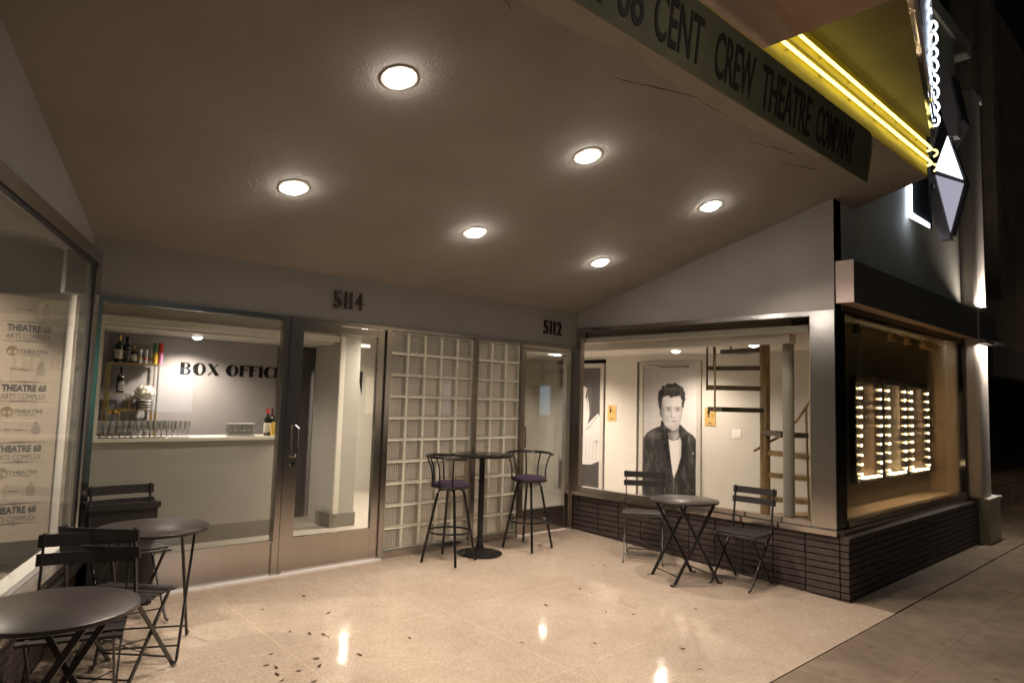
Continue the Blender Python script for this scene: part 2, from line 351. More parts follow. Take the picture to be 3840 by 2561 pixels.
# ------------------------------------------------------------------ ground
FL = .0439
def fz(y): return FL*y
lw = Vector((math.sin(.3874), math.cos(.3874), 0))        # direction of the left window wall, towards the back
ln = Vector((math.cos(.3874), -math.sin(.3874), 0))       # its normal, towards the entry
L0 = Vector((-2.47, 0, 0))
def lwp(t, n=0., z=0.):                                      # point on left wall, t metres from the back corner
    p = L0-lw*t+ln*n; return Vector((p.x, p.y, z))
def sheet(name, pts, mt_, kind='structure', th=.06):
    return MB().prism([(x, y, z-th) for x, y, z in pts], (0, 0, th)).build(name, mt_, kind=kind)
p3 = lwp(3.3)
YT = -3.459
sheet('terrazzo_floor', [(-2.75, .6, 0), (-4.1, YT, fz(YT)), (2.66, YT, fz(YT)), (2.66, 0, 0), (2.66, .09, 0), (-2.4, .09, 0)], M['terrazzo'])
mb = MB()
ys = [-3.468, -3.963, -5.35, -6.75]; xs = [-20, -12, -6.2, -4.7, -3.2, -1.7, -.45, .97, 2.40, 3.9, 5.4, 6.9, 8.4, 9.9, 11.4, 14, 20, 32, 60]
for j in range(3):
    for i in range(len(xs)-1):
        y0, y1 = ys[j+1]+.001, ys[j]-.001
        if j == 0 and i % 2: pass
        x0, x1 = xs[i]+.0015, xs[i+1]-.0015
        mb.prism([(x0, y0, fz(y0)-.08), (x1, y0, fz(y0)-.08), (x1, y1, fz(y1)-.08), (x0, y1, fz(y1)-.08)], (0, 0, .08))
mb.build('sidewalk', M['concrete'], bevel=.003, kind='structure')
MB().prism([(-20, -6.8, fz(-6.8)-.1), (60, -6.8, fz(-6.8)-.1), (60, YT, fz(YT)-.02), (-20, YT, fz(YT)-.02)], (0, 0, .008)).build('sidewalk_bed', M['mortar'], kind='structure')
MB().prism([(2.66, -3.46, fz(-3.46)-.07), (60, -3.46, fz(-3.46)-.07), (60, -2.4, fz(-2.9)-.05), (2.66, -2.4, fz(-2.9)-.05)], (0, 0, .075)).build('sidewalk_strip', M['concrete'], kind='structure')
MB().box(-20, 60, -6.98, -6.76, -.6, fz(-6.75)).build('kerb', M['concrete'], bevel=.02, kind='structure')
MB().box(-60, 90, -40, -6.98, -.6, -.44).build('road', M['asphalt'], kind='structure')
MB().prism([(-12, .09, -.05), (8, .09, -.05), (8, 8, -.05), (-12, 8, -.05)], (0, 0, .05)).build('lobby_floor', M['lobby_floor'], kind='structure')
MB().prism([(2.66, -2.7, -.05), (8, -2.7, -.05), (8, .09, -.05), (2.66, .09, -.05)], (0, 0, .05)).build('lobby_side_floor', M['lobby_floor'], kind='structure')
MB().prism([lwp(0, -.12, -.06), lwp(4, -.12, -.06), (-12, -4, -.06), (-12, .09, -.06), (-2.55, .09, -.06)], (0, 0, .052)).build('left_shop_floor', M['baseboard'], kind='structure')

# ------------------------------------------------------------------ entry ceiling and the building shell
def cz(y): return 2.532-.274*y
mb = MB()
mb.prism([(-4.6, 0.1, cz(.1)), (2.64, .1, cz(.1)), (2.64, -3.02, cz(-3.02)), (3.11, -3.02, cz(-3.02)), (3.11, -3.635, cz(-3.635)), (-4.6, -3.635, cz(-3.635))], (0, 0, .07))
mb.build('ceiling', M['ceiling'], kind='structure')
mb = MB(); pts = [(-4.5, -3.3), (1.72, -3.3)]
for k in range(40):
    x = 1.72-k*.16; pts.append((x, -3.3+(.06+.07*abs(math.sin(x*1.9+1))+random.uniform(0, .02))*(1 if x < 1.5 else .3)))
mb.prism([(x, y, cz(y)-.0035) for x, y in pts], (0, 0, .003)).build('ceiling_light_spill', M['ceil_spill'], kind='structure')  # paler strip: light spilling past the name board, put into the colour
# plaster crack lines along the front of the ceiling
mb = MB()
for x0, x1, y0, y1 in ((-1.62, -1.38, -3.20, -3.10), (-.50, .15, -3.04, -3.20), (.16, .75, -3.18, -3.19), (.95, 1.45, -3.10, -3.20), (1.5, 1.9, -3.08, -3.18)):
    pts = []; n_ = 14
    for k in range(n_+1):
        t = k/n_; y = y0+(y1-y0)*t+random.uniform(-.006, .006); pts.append((x0+(x1-x0)*t, y, cz(y)-.0035))
    mb.tube(pts, [random.uniform(.0008, .0022) for _ in pts], 5)
mb.build('ceiling_crack', M['mortar'], kind='structure')

B = empty('theatre_building', (0, 0, 0), 'grey stucco theatre building around the recessed entry', 'building')
# back header above doors, right header (triangle), left header
MB().box(-2.62, 2.634, 0, .14, 2.128, 2.60).build('entry_header', M['stucco_shade'], B, bevel=.002)
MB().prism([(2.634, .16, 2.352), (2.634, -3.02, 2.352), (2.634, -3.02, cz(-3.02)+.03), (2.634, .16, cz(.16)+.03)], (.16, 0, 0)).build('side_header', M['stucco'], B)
a, b_ = lwp(-.12), lwp(3.35)
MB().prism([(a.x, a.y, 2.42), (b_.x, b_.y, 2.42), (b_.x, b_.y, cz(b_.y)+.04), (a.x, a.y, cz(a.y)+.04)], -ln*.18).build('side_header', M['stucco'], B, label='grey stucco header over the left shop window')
# street facade above the eyebrow
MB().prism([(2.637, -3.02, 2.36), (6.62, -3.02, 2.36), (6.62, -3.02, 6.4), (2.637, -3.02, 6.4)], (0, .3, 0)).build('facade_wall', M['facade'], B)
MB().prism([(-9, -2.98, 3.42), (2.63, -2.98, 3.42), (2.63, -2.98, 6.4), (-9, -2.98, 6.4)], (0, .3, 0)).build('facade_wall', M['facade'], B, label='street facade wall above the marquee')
MB().box(-9, 7.3, -3.06, -2.7, 6.4, 6.6).build('parapet', M['facade'], B)
p = lwp(3.35)
MB().box(-9, p.x-.0, p.y-.0, p.y+.3, -.2, 3.5).build('facade_wall', M['facade'], B, label='street facade wall left of the entry')
# pier right of window
MB().box(6.625, 6.70, -3.06, -2.9, .43, 5.7).build('wall_pier', M['pilaster'], B)
mb = MB(); prof = []
nfl = 5; x0 = 6.60; wd = .085
for i in range(nfl):
    for k in range(9):
        a_ = PI*k/8; prof.append((x0+wd*i+wd/2-wd/2*math.cos(a_)*.96, -3.155-.05*math.sin(a_)))
prof += [(x0+wd*nfl+.012, -3.155), (x0+wd*nfl+.012, -3.062), (6.601, -3.062)]
mb.prism([(x, y, .43) for x, y in prof], (0, 0, 5.25)).build('fluted_pilaster', M['pilaster'], B)
mb = MB()
for i in range(9): mb.obox((6.72+.06*i, -3.14, 5.70), (.03, 0, .02*(-1)**i), (0, .05, 0), (0, 0, .04))
mb.build('broken_cap', M['pilaster'], B, bevel=.005)
MB().box(6.70, 7.26, -3.24, -2.6, -.2, .40).build('pilaster_base', M['facade'], B, bevel=.01)
MB().box(6.68, 7.28, -3.26, -2.6, .40, .425).build('base_cap', M['white'], B, bevel=.004)
# eyebrow ledge
EY = empty('eyebrow_ledge', (2.65, -3.02, 2.41), 'long dark horizontal ledge over the display window with pale end cap', 'ledge')
og = (2.65, -3.02, 2.41)
prof = [(2.66, -3.015), (2.66, -3.178)]+[(7.28+.10*math.sin(k*PI/12), -3.178+.10*(1-math.cos(k*PI/12))-.03) for k in range(7)]+[(7.38, -3.015)]
prof[2:2] = [(6.55, -3.178), (6.7, -3.21)]
MB().prism([(x, y, 2.413) for x, y in prof], (0, 0, .37)).build('fascia', M['eyebrow'], EY, org=og)
MB().box(2.650, 2.659, -3.18, -3.021, 2.411, 2.785).build('end_cap', M['eyebrow_end'], EY, org=og)
MB().prism([(2.665, -3.174, 2.409), (6.4, -3.174, 2.409), (6.4, -3.02, 2.409), (2.665, -3.02, 2.409)], (0, 0, .003)).build('underside', M['brown_under'], EY, org=og)
MB().box(6.95, 7.5, -3.30, -3.02, 2.39, 2.405).build('lip', M['white'], EY, org=og)
MB().lathe([(0, 0), (.11, 0), (.11, .33), (0, .33)], (7.52, -3.11, 2.42), 18).build('rounded_end', M['eyebrow'], EY, smooth=True, org=og)
# hidden strip lamps above and below the eyebrow washing the pilaster
def strip(name, loc, tgt, pw, label, sx=.5):
    t = empty(name, loc, label, 'lamp', 'strip lamps at the pilaster')
    MB().box(-sx/2, sx/2, -.03, .03, -.018, .006).build('housing', M['eyebrow'], t, bevel=.003)
    ld = bpy.data.lights.new(name, 'AREA'); ld.shape = 'RECTANGLE'; ld.size = sx; ld.size_y = .05; ld.energy = pw; ld.color = (1, .88, .76); ld.spread = R(150)
    lo = bpy.data.objects.new('light', ld); COL.objects.link(lo); lo.parent = t
    d = Vector(tgt)-Vector(loc); lo.rotation_euler = d.to_track_quat('-Z', 'Y').to_euler(); lo.location = Vector((0, 0, .012 if d.z > 0 else -.022))
    return t
strip('strip_lamp', (6.84, -3.25, 2.80), (6.84, -3.205, 4.2), 26, 'short strip lamp on top of the ledge washing the fluted pilaster')
strip('strip_lamp', (6.82, -3.25, 2.375), (6.82, -3.21, 1.0), 24, 'short strip lamp under the ledge washing the lower pilaster')

# upper dark neighbour wall + neighbour building to the right
NB = empty('neighbour_building', (7.4, -2.6, 0), 'unlit dark brown building beyond the fluted pilaster', 'building')
og = (7.4, -2.6, 0)
mb = MB(); mb.box(7.4, 9.75, -2.6, -2.2, -.3, 9); mb.box(9.75, 40, -2.6, -2.2, 2.62, 9); mb.box(9.75, 40, -2.6, -2.2, -.3, .24); mb.build('wall', M['dark_bldg'], NB, org=og)
mb = MB()
for x in (7.35, 8.6, 9.9): mb.box(x, x+.28, -2.78, -2.6, 3.4, 9)
mb.build('pier', M['dark_bldg'], NB, org=og)
MB().box(9.6, 40, -2.72, -2.45, 2.10, 2.60).build('shutter_box', M['eyebrow'], NB, org=og, bevel=.02)
for k in range(3):
    x = 9.85+k*4.6; wdw = MB().box(x, x+4.5, -2.55, -2.5, .24, 2.1).build('window', M['dark_glass'], NB, org=og)
    mb = MB()
    for i in range(7): mb.box(x, x+4.5, -2.6, -2.55, .24+i*.305, .27+i*.305)
    for i in range(6): mb.box(x+i*.9-.015, x+i*.9+.02, -2.6, -2.55, .24, 2.1)
    mb.build('frame', M['eyebrow'], wdw)
mb = MB()
for i in range(2): mb.tube([(6.6+i*.7, -2.75, 8.5), (7.8+i*.3, -2.83, 6.5+i*.3)], .012, 6)
mb.build('roof_cable', M['eyebrow'], NB, org=og)
MB().box(-9, 7.3, -2.69, -2.6, 6.3, 9).build('upper_wall', M['dark_bldg'], B)

# ------------------------------------------------------------------ marquee
MQ = empty('marquee', (0, -3.64, 3.54), 'theatre marquee with yellow neon band over the entry', 'marquee')
og = (0, -3.64, 3.54)
MB().box(-4.6, 3.05, -3.655, -3.60, cz(-3.64)+.002, 3.885).build('neon_band', M['marquee_yellow'], MQ, org=og)
prof = [(3.05, -3.655)]+[(3.05+.05*math.sin(k*PI/8), -3.655+.05*(1-math.cos(k*PI/8))) for k in range(1, 5)]+[(3.10, -3.02), (3.05, -3.02)]
MB().prism([(x, y, cz(-3.64)-.0) for x, y in prof], (0, 0, .352)).build('band_return', M['eyebrow'], MQ, org=og)
MB().box(-4.6, 3.06, -3.672, -3.656, 3.69, 3.705).build('band_rib', M['marquee_yellow'], MQ, org=og)
# right canopy soffit
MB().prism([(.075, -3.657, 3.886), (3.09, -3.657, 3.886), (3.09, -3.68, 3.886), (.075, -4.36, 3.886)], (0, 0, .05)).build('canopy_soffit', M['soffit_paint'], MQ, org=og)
for t in (.33, .66): MB().bar((.08+3*t, -3.66, 3.885), (.08+3*t*.98, -4.36+.67*t, 3.885), .004, .003).build('soffit_seam', M['soffit_tan'], MQ, org=og)
dv = Vector((3.02, .683, 0)).normalized(); nv = Vector((dv.y, -dv.x, 0))
p0 = Vector((.075, -4.362, 3.87)); L_ = 3.09
MB().prism([p0, p0+dv*L_, p0+dv*L_+Vector((0, 0, 1.5)), p0+Vector((0, 0, 1.5))], nv*.03).build('canopy_fascia', M['chrome'], MQ, org=og)
mb = MB()
for k in range(1, 13): mb.bar(p0+nv*.033+Vector((0, 0, .115*k)), p0+dv*L_+nv*.033+Vector((0, 0, .115*k)), .012, .012)
mb.build('fascia_rail', M['chrome'], MQ, org=og)
# central prow box
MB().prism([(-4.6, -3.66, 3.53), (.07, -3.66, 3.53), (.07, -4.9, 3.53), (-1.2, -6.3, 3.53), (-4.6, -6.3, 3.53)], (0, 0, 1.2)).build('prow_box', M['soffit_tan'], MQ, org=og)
for z in (3.635, 3.765):
    pts = [(-4.5, -3.69, z)]+[(x, -3.69, z) for x in (-2, 0, 1, 2, 3.0)]+[(3.05+.06*math.sin(a_), -3.63-.06*math.cos(a_), z) for a_ in [k*PI/8 for k in range(1, 5)]]+[(3.11, -3.59, z-.0)]
    MB().tube(pts, .011, 8).build('neon_tube', M['neon'], MQ, smooth=True, org=og)
for k, z in enumerate((3.635, 3.765)):
    pts = [(3.112, -3.66+.03*math.cos(a_)-.03, z-.03+.03*math.sin(a_)) for a_ in [PI/2+j*PI/6 for j in range(0, 7)]]
    MB().tube(pts, .009, 7).build('neon_hook', M['neon'], MQ, smooth=True, org=og)
for x in [-.6+.48*k for k in range(8)]:
    for z in (3.635, 3.765): MB().bar((x, -3.655, z), (x, -3.68, z), .012, .012).build('tube_holder', M['silver'], MQ, org=og)
# white glowing letter stack at the right end of the chrome face
for i in range(4):
    z = 4.86-.245*i; e = p0+dv*(L_-.05)+nv*.035; 
    for dz, r0 in ((0, .046), (-.115, .055)):
        pts = []
        for j in range(11):
            a_ = R(-115+23*j); pts.append(Vector((e.x, e.y, 0))+(nv*.030+dv*.02)*math.cos(a_)+Vector((0, 0, z+dz+r0*math.sin(a_))))
        MB().tube(pts, .0095, 7).build('glowing_letter_stroke', M['neonwhite'], MQ, smooth=True, org=og)
# name board hanging in front of the neon band
NBD = empty('name_board', (0, -3.66, 3.12), 'long olive board with black condensed company lettering under the marquee', 'sign')
og = (0, -3.66, 3.12)
def bd(x, z, o=0.): return Vector((x, -3.652-(z-3.12)*.11-o, z))
xs_ = [-4.6, 1.60]; cr = [bd(1.60+.06*math.sin(a_), 3.44+.045*math.cos(a_)) for a_ in [k*PI/8 for k in range(5)]]
MB().prism([bd(-4.6, 3.125), bd(1.655, 3.125)]+cr[::-1]+[bd(-4.6, 3.485)], (0, .012, 0)).build('panel', M['board'], NBD, org=og)
zd = (bd(0, 3.4)-bd(0, 3.1)).normalized()
mb = MB()
for wd_, x0, x1 in (('COMPANY', .755, 1.345), ('THEATRE', .03, .665), ('CREW', -.47, -.06), ('CENT', -1.0, -.59), ('68', -1.27, -1.08), ('THE', -1.68, -1.37), ('AND', -2.2, -1.85)):
    if wd_ == 'AND': continue
    mb.text(wd_, bd(x0, 3.175, .0), (1, 0, 0), zd, .245, x1-x0, .004, bold=.012)
mb.build('lettering', M['boardtext'], NBD, org=og)
MB().bar(bd(1.668, 3.2, .002), bd(1.668, 3.42, .002), .006, .006).build('lit_board_edge', M['gold'], NBD, org=og)  # yellow light on the board's end, built as a gold bar

# ------------------------------------------------------------------ blade signs on the facade
BS = empty('blade_sign', (5, -3.05, 3.4), 'grey blade sign with lit white diamond beside the pilaster', 'sign'); og = (5, -3.05, 3.4)
MB().prism([(5, -3.325, 4.543), (5, -3.195, 4.184), (5, -3.458, 4.018)], (.02, 0, 0)).build('lit_triangle', M['litwhite'], BS, org=og)
MB().prism([(5, -3.199, 4.125), (5, -3.464, 3.97), (5, -3.328, 3.452)], (.02, 0, 0)).build('lilac_triangle', M['litlilac'], BS, org=og)
MB().prism([(5.015, -3.33, 4.58), (5.015, -3.165, 4.17), (5.015, -3.165, 4.10), (5.015, -3.31, 3.42), (5.015, -3.345, 3.42), (5.015, -3.49, 3.96), (5.015, -3.485, 4.02)], (.12, 0, 0)).build('diamond_case', M['greysign_d'], BS, org=og)
MB().prism([(4.995, -3.082, 4.09), (4.995, -3.19, 4.12), (4.995, -3.325, 3.44), (4.995, -3.325, 3.375), (4.995, -3.219, 3.385)], (.13, 0, 0)).build('side_slab', M['greysign'], BS, org=og)
MB().prism([(5.0, -3.272, 5.379), (5.0, -3.341, 5.276), (5.0, -3.425, 4.80), (5.0, -3.419, 4.518), (5.0, -3.344, 4.528), (5.0, -3.275, 4.78), (5.0, -3.262, 4.957)], (.14, 0, 0)).build('upper_slab', M['greysign'], BS, org=og)
MB().prism([(5.145, -3.05, 4.1), (5.145, -3.35, 5.30), (5.145, -3.44, 4.75), (5.145, -3.30, 4.5)], (.3, 0, 0)).build('rear_slab', M['greysign_d'], BS, org=og)
for z in (3.95, 4.9): MB().box(4.9, 5.3, -3.2, -3.02, z, z+.05).build('bracket', M['greysign_d'], BS, org=og)
BX = empty('box_sign', (4.75, -3.1, 3.45), 'black box sign with glowing white edges on the facade under the marquee end', 'sign'); og = (4.75, -3.1, 3.45)
MB().prism([(4.62, -3.03, 3.63), (4.62, -3.03, 4.5), (4.62, -3.23, 4.5), (4.62, -3.23, 3.45)], (.10, 0, 0)).build('case', M['black'], BX, org=og)
mb = MB(); mb.prism([(4.60, -3.025, 3.60), (4.60, -3.025, 4.5), (4.60, -3.072, 4.5), (4.60, -3.072, 3.64)], (.02, 0, 0))
mb.prism([(4.60, -3.025, 3.60), (4.60, -3.072, 3.636), (4.60, -3.235, 3.485), (4.60, -3.235, 3.435)], (.02, 0, 0)); mb.build('glowing_edge', M['neonwhite'], BX, org=og)

# ------------------------------------------------------------------ storefront: box-office window
Z1 = 2.128
def rect_frame(mb, x0, x1, z0, z1, t, y0, y1):
    mb.box(x0, x0+t, y0, y1, z0, z1); mb.box(x1-t, x1, y0, y1, z0, z1); mb.box(x0+t, x1-t, y0+.002, y1-.002, z1-t, z1-.001); mb.box(x0+t, x1-t, y0+.002, y1-.002, z0+.001, z0+t)
W1 = empty('box_office_window', (-1.7, 0, 0), 'large steel framed shop window in front of the box office counter', 'window'); og = (-1.7, 0, 0)
mb = MB(); mb.box(-2.53, -2.39, -.03, .06, -.02, Z1); mb.box(-2.39, -1.055, -.02, .05, 2.088, Z1-.001); mb.box(-1.055, -1.0, -.02, .05, -.02, Z1-.001); mb.build('frame', M['steel'], W1, bevel=.003, org=og)
MB().box(-2.388, -1.057, .0, .04, .005, .262).build('kick_panel', M['steel'], W1, org=og)
MB().box(-2.388, -1.057, -.012, .045, .262, .280).build('sill', M['steel'], W1, org=og, bevel=.002)
MB().box(-2.388, -1.057, .018, .024, .282, 2.087).build('glass', M['glass'], W1, org=og)
mb = MB(); mb.box(-1.052, -1.04, -.03, -.021, .28, 2.09); mb.build('glazing_bead', M['steel'], W1, org=og)
# threshold strip
MB().box(-2.4, -.03, -.055, .005, -.02, .006).build('threshold', M['white'], B, bevel=.002)
# ------------------------------------------------------------------ doors
def door(x0, x1, zt, gx0, gx1, gz0, gz1, name, label, hx, hz, lock=True):
    D = empty(name, (x0, 0, 0), label, 'door'); og = (x0, 0, 0)
    mb = MB(); mb.box(x0, gx0, .0, .045, .012, zt); mb.box(gx1, x1, .0, .045, .012, zt); mb.box(gx0, gx1, .002, .043, gz1, zt-.001); mb.box(gx0, gx1, .002, .043, .013, gz0)
    mb.build('leaf_frame', M['steel'], D, bevel=.003, org=og)
    MB().box(gx0, gx1, .018, .026, gz0, gz1).build('glass', M['glass'], D, org=og)
    h = MB().tube([(hx, .0, hz-.13), (hx, -.045, hz-.13), (hx+.012, -.055, hz-.11), (hx+.012, -.055, hz+.11), (hx, -.045, hz+.13), (hx, 0, hz+.13)], .009, 8).build('handle', M['chrome'], D, smooth=True, org=og)
    if lock:
        MB().tube([(hx-.035, .002, hz-.06), (hx-.035, -.012, hz-.06)], .014, 14).build('keyhole', M['chrome'], D, org=og)
        MB().tube([(hx+.0, .002, hz-.19), (hx+.0, -.012, hz-.19)], .018, 14).build('deadbolt', M['chrome'], D, org=og)
    return D
D1 = door(-.965, -.055, 2.085, -.868, -.130, .284, 2.02, 'glass_door', 'wide steel framed glass door left of the glass blocks', -.915, 1.085)
D2 = door(1.70, 2.555, 2.085, 1.783, 2.458, .273, 2.035, 'glass_door', 'narrow steel framed glass door in the corner under number 5112', 1.735, 1.07, False)
FR = empty('door_frame', (-.5, 0, 0), 'steel frame round the wide glass door under number 5114', 'door frame')
mb = MB(); mb.box(-.998, -.970, -.025, .055, -.015, Z1-.002); mb.box(-.05, .0, -.025, .055, -.015, Z1-.002); mb.box(-.970, -.05, -.02, .05, 2.09, Z1-.002); mb.build('jamb', M['steel'], FR, bevel=.002, org=(-.5, 0, 0))
FR2 = empty('door_frame', (2.1, 0, 0), 'steel frame round the narrow corner glass door', 'door frame')
mb = MB(); mb.box(1.678, 1.697, -.025, .055, -.015, Z1-.002); mb.box(2.56, 2.66, -.03, .06, -.015, Z1-.002); mb.box(1.697, 2.56, -.02, .05, 2.09, Z1-.002); mb.build('jamb', M['steel_dark'], FR2, bevel=.002, org=(2.1, 0, 0))

# ------------------------------------------------------------------ glass blocks
def blocks(x0, nc, label, mul_left=None):
    T = empty('glass_block_panel', (x0, 0, 0), label, 'glass blocks'); og = (x0, 0, 0)
    z0 = .062; p = .2025; px = .2 if nc == 5 else .2033; nr = 10
    mb = MB(); mbf = MB()
    g = .0045; dep = .088
    for i in range(nc+1): mb.box(x0+i*px-g, x0+i*px+g, .0, dep, z0, z0+nr*p)
    for j in range(nr+1):
        for i in range(nc): mb.box(x0+i*px+g, x0+(i+1)*px-g, .002, dep, z0+j*p-g, z0+j*p+g)
    mb.build('mortar_grid', M['blockedge'], T, org=og)
    # each block: moulded glass rim + recessed ribbed back + thin clear front
    rim = MB(); back = MB(); front = MB()
    for i in range(nc):
        for j in range(nr):
            a0, a1 = x0+i*px+g, x0+(i+1)*px-g; c0, c1 = z0+j*p+g, z0+(j+1)*p-g; t = .013
            o = [(a0, .004, c0), (a1, .004, c0), (a1, .004, c1), (a0, .004, c1)]; t = .0070
            m_ = [(a0+t, -.004, c0+t), (a1-t, -.004, c0+t), (a1-t, -.004, c1-t), (a0+t, -.004, c1-t)]
            q = [(a0+t*1.6, .012, c0+t*1.6), (a1-t*1.6, .012, c0+t*1.6), (a1-t*1.6, .012, c1-t*1.6), (a0+t*1.6, .012, c1-t*1.6)]
            r_ = [(a0+t*1.9, .058, c0+t*1.9), (a1-t*1.9, .058, c0+t*1.9), (a1-t*1.9, .058, c1-t*1.9), (a0+t*1.9, .058, c1-t*1.9)]
            V = [[rim.b.verts.new(v) for v in ring] for ring in (o, m_, q, r_)]
            for A_, B_ in zip(V, V[1:]):
                for k in range(4): rim.b.faces.new((A_[k], A_[(k+1) % 4], B_[(k+1) % 4], B_[k]))
            back.box(a0+.012, a1-.012, .0585, .0625, c0+.012, c1-.012)
            front.box(a0+t*1.5, a1-t*1.5, .006, .009, c0+t*1.5, c1-t*1.5)
    rim.build('block_rims', M['blockedge'], T, org=og); back.build('ribbed_backs', M['blockback'], T, org=og); front.build('block_faces', M['blockface'], T, org=og)
    MB().box(x0-.004, x0+nc*px+.004, -.02, .09, -.01, .056).build('bottom_channel', M['steel'], T, org=og); MB().box(x0-.004, x0+nc*px+.004, -.02, .09, 2.094, Z1-.003).build('top_channel', M['steel'], T, org=og)
blocks(.006, 5, 'tall glass block panel five blocks wide beside the main door')
blocks(1.072, 3, 'narrow glass block panel three blocks wide beside the corner door')
MB().box(1.012, 1.066, -.03, .09, -.015, Z1-.002).build('mullion', M['steel'], B, bevel=.003)
# house numbers
def numbers(txt, x0, x1, z0, z1, label):
    t = empty('house_number', (x0, -.02, z0), label, 'house number')
    n = len(txt); wd_ = {'1': .26}; tot = sum(wd_.get(c, 1) for c in txt)+.45*(n-1); x = x0; u = (x1-x0)/tot
    for c in txt:
        w_ = u*wd_.get(c, 1)
        mb = MB()
        if c == '1': mb.box(x+.0, x+w_, -.028, -.012, z0, z1)
        else: mb.text(c, (x, -.012, z0), (1, 0, 0), (0, 0, 1), z1-z0, w_, .016, bold=.01)
        mb.build('numeral', M['bronze'], t, org=(x0, -.02, z0)); x += w_+u*.45
numbers('5114', -.615, -.325, 2.245, 2.40, 'dark metal house number 5114 on the header above the main door')
numbers('5112', 2.03, 2.33, 2.245, 2.40, 'dark metal house number 5112 on the header near the corner')

# ------------------------------------------------------------------ right (lobby) window
W2 = empty('lobby_window', (2.63, -1.4, 0), 'wide steel framed lobby window above the brick base', 'window'); og = (2.63, -1.4, 0)
mb = MB(); mb.box(2.61, 2.68, -3.03, .0, 2.31, 2.352); mb.box(2.61, 2.68, -.075, -.005, .44, 2.309); mb.build('frame', M['steel'], W2, org=og, bevel=.002)
mb = MB(); mb.box(2.556, 2.72, -3.045, -.02, .398, .442); mb.box(2.60, 2.70, -2.81, -.076, .443, .49); mb.build('sill', M['steel'], W2, org=og, bevel=.003)
MB().box(2.64, 2.646, -2.808, -.08, .491, 2.309).build('glass', M['glass_r'], W2, org=og)
MB().box(2.605, 2.80, -3.028, -2.812, .443, 2.312).build('steel_column', M['steel'], W2, org=og, bevel=.004)
# brick base (stack bond roman brick)
BK = empty('brick_base_wall', (2.6, -1.5, 0), 'low dark brown stack bond brick wall under the lobby and display windows', 'wall'); og = (2.6, -1.5, 0)
mb = MB(); mb.box(2.612, 2.74, -3.10, .0, -.25, .39); mb.box(2.612, 6.72, -3.11, -3.0, -.25, .39); mb.build('mortar', M['mortar'], BK, org=og)
mb = MB(); H = .0565; nrow = 11
def jb(m_, x0, x1, y0, y1, z0, z1):
    j = lambda: random.uniform(-.0015, .0015); m_.box(x0+j(), x1, y0+j(), y1, z0, z1)
for r_ in range(nrow):
    z1 = .387-r_*H; z0 = z1-H+.010
    y = -3.132; yy = [y, y+.075]; 
    while yy[-1] < -.02: yy.append(min(yy[-1]+.295, -.001))
    for i in range(len(yy)-1): jb(mb, 2.590, 2.63, yy[i]+(.004 if i else 0), yy[i+1]-.006, z0, z1)
mb.build('entry_side_bricks', M['brick'], BK, org=og, bevel=.0025)
mb = MB()
for r_ in range(nrow):
    z1 = .387-r_*H; z0 = z1-H+.010; x = 2.632
    while x < 6.70: jb(mb, x, min(x+.289, 6.70), -3.132, -3.10, z0, z1); x += .295
mb.build('street_side_bricks', M['brick'], BK, org=og, bevel=.0025)
MB().prism([(2.600, -3.128, .389), (2.600, -3.05, .397), (6.70, -3.05, .397), (6.70, -3.128, .389)], (0, 0, -.03)).build('ledge', M['brick'], BK, org=og)

# ------------------------------------------------------------------ display window on the street
W3 = empty('display_window', (4.6, -3.03, .4), 'street display window with bulb lit poster frames inside', 'window'); og = (4.6, -3.03, .4)
mb = MB(); mb.box(2.803, 2.822, -3.035, -2.97, .443, 2.352); mb.box(2.600, 2.803, -3.036, -3.0292, .443, 2.352); mb.box(2.823, 6.62, -3.035, -2.97, 2.34, 2.40); mb.box(6.54, 6.62, -3.035, -2.97, .443, 2.339); mb.build('black_frame', M['frame_black'], W3, org=og)
mb = MB(); mb.box(2.66, 6.66, -3.065, -2.97, .400, .442); mb.box(2.823, 6.54, -3.05, -2.99, .443, .50); mb.build('sill', M['steel_dark'], W3, org=og, bevel=.002)
MB().box(2.823, 6.54, -3.012, -3.006, .501, 2.339).build('glass', M['glass'], W3, org=og)
MB().box(2.83, 6.6, -2.99, -2.735, .485, .505).build('display_shelf', M['display_tan'], W3, org=og)
DC = empty('display_case', (4.6, -2.7, .5), 'shallow brown display case behind the street window', 'display case'); og = (4.6, -2.7, .5)
MB().box(2.84, 6.60, -2.735, -2.70, .40, 2.60).build('back_wall', M['display_wall'], DC, org=og)
MB().prism([(6.22, -2.735, .40), (6.50, -2.98, .40), (6.60, -2.98, .40), (6.60, -2.70, .40)], (0, 0, 2.2)).build('side_wall', M['display_tan'], DC, org=og)
MB().box(2.83, 6.6, -2.96, -2.70, 2.42, 2.46).build('top_panel', M['display_tan'], DC, org=og)
TR = empty('track_light', (4.9, -2.86, 2.38), 'rail of small unlit spotlights at the top of the display window', 'track light'); og = (4.9, -2.86, 2.38)
MB().box(3.1, 6.5, -2.87, -2.84, 2.385, 2.41).build('rail', M['gold_sign'], TR, org=og)
for x in (3.5, 4.5, 4.98, 5.55, 5.75, 5.95):
    MB().tube([(x, -2.855, 2.39), (x, -2.86, 2.33), (x+.03, -2.88, 2.30)], .012, 7).build('arm', M['gold_sign'], TR, org=og)
    MB().lathe([(0, .05), (.03, .05), (.045, -.04), (.036, -.035), (0, .01)], (x+.03, -2.88, 2.27), 14).build('lamp_head', M['gold_sign'] if x > 4 else M['mat_black'], TR, smooth=True, org=og)
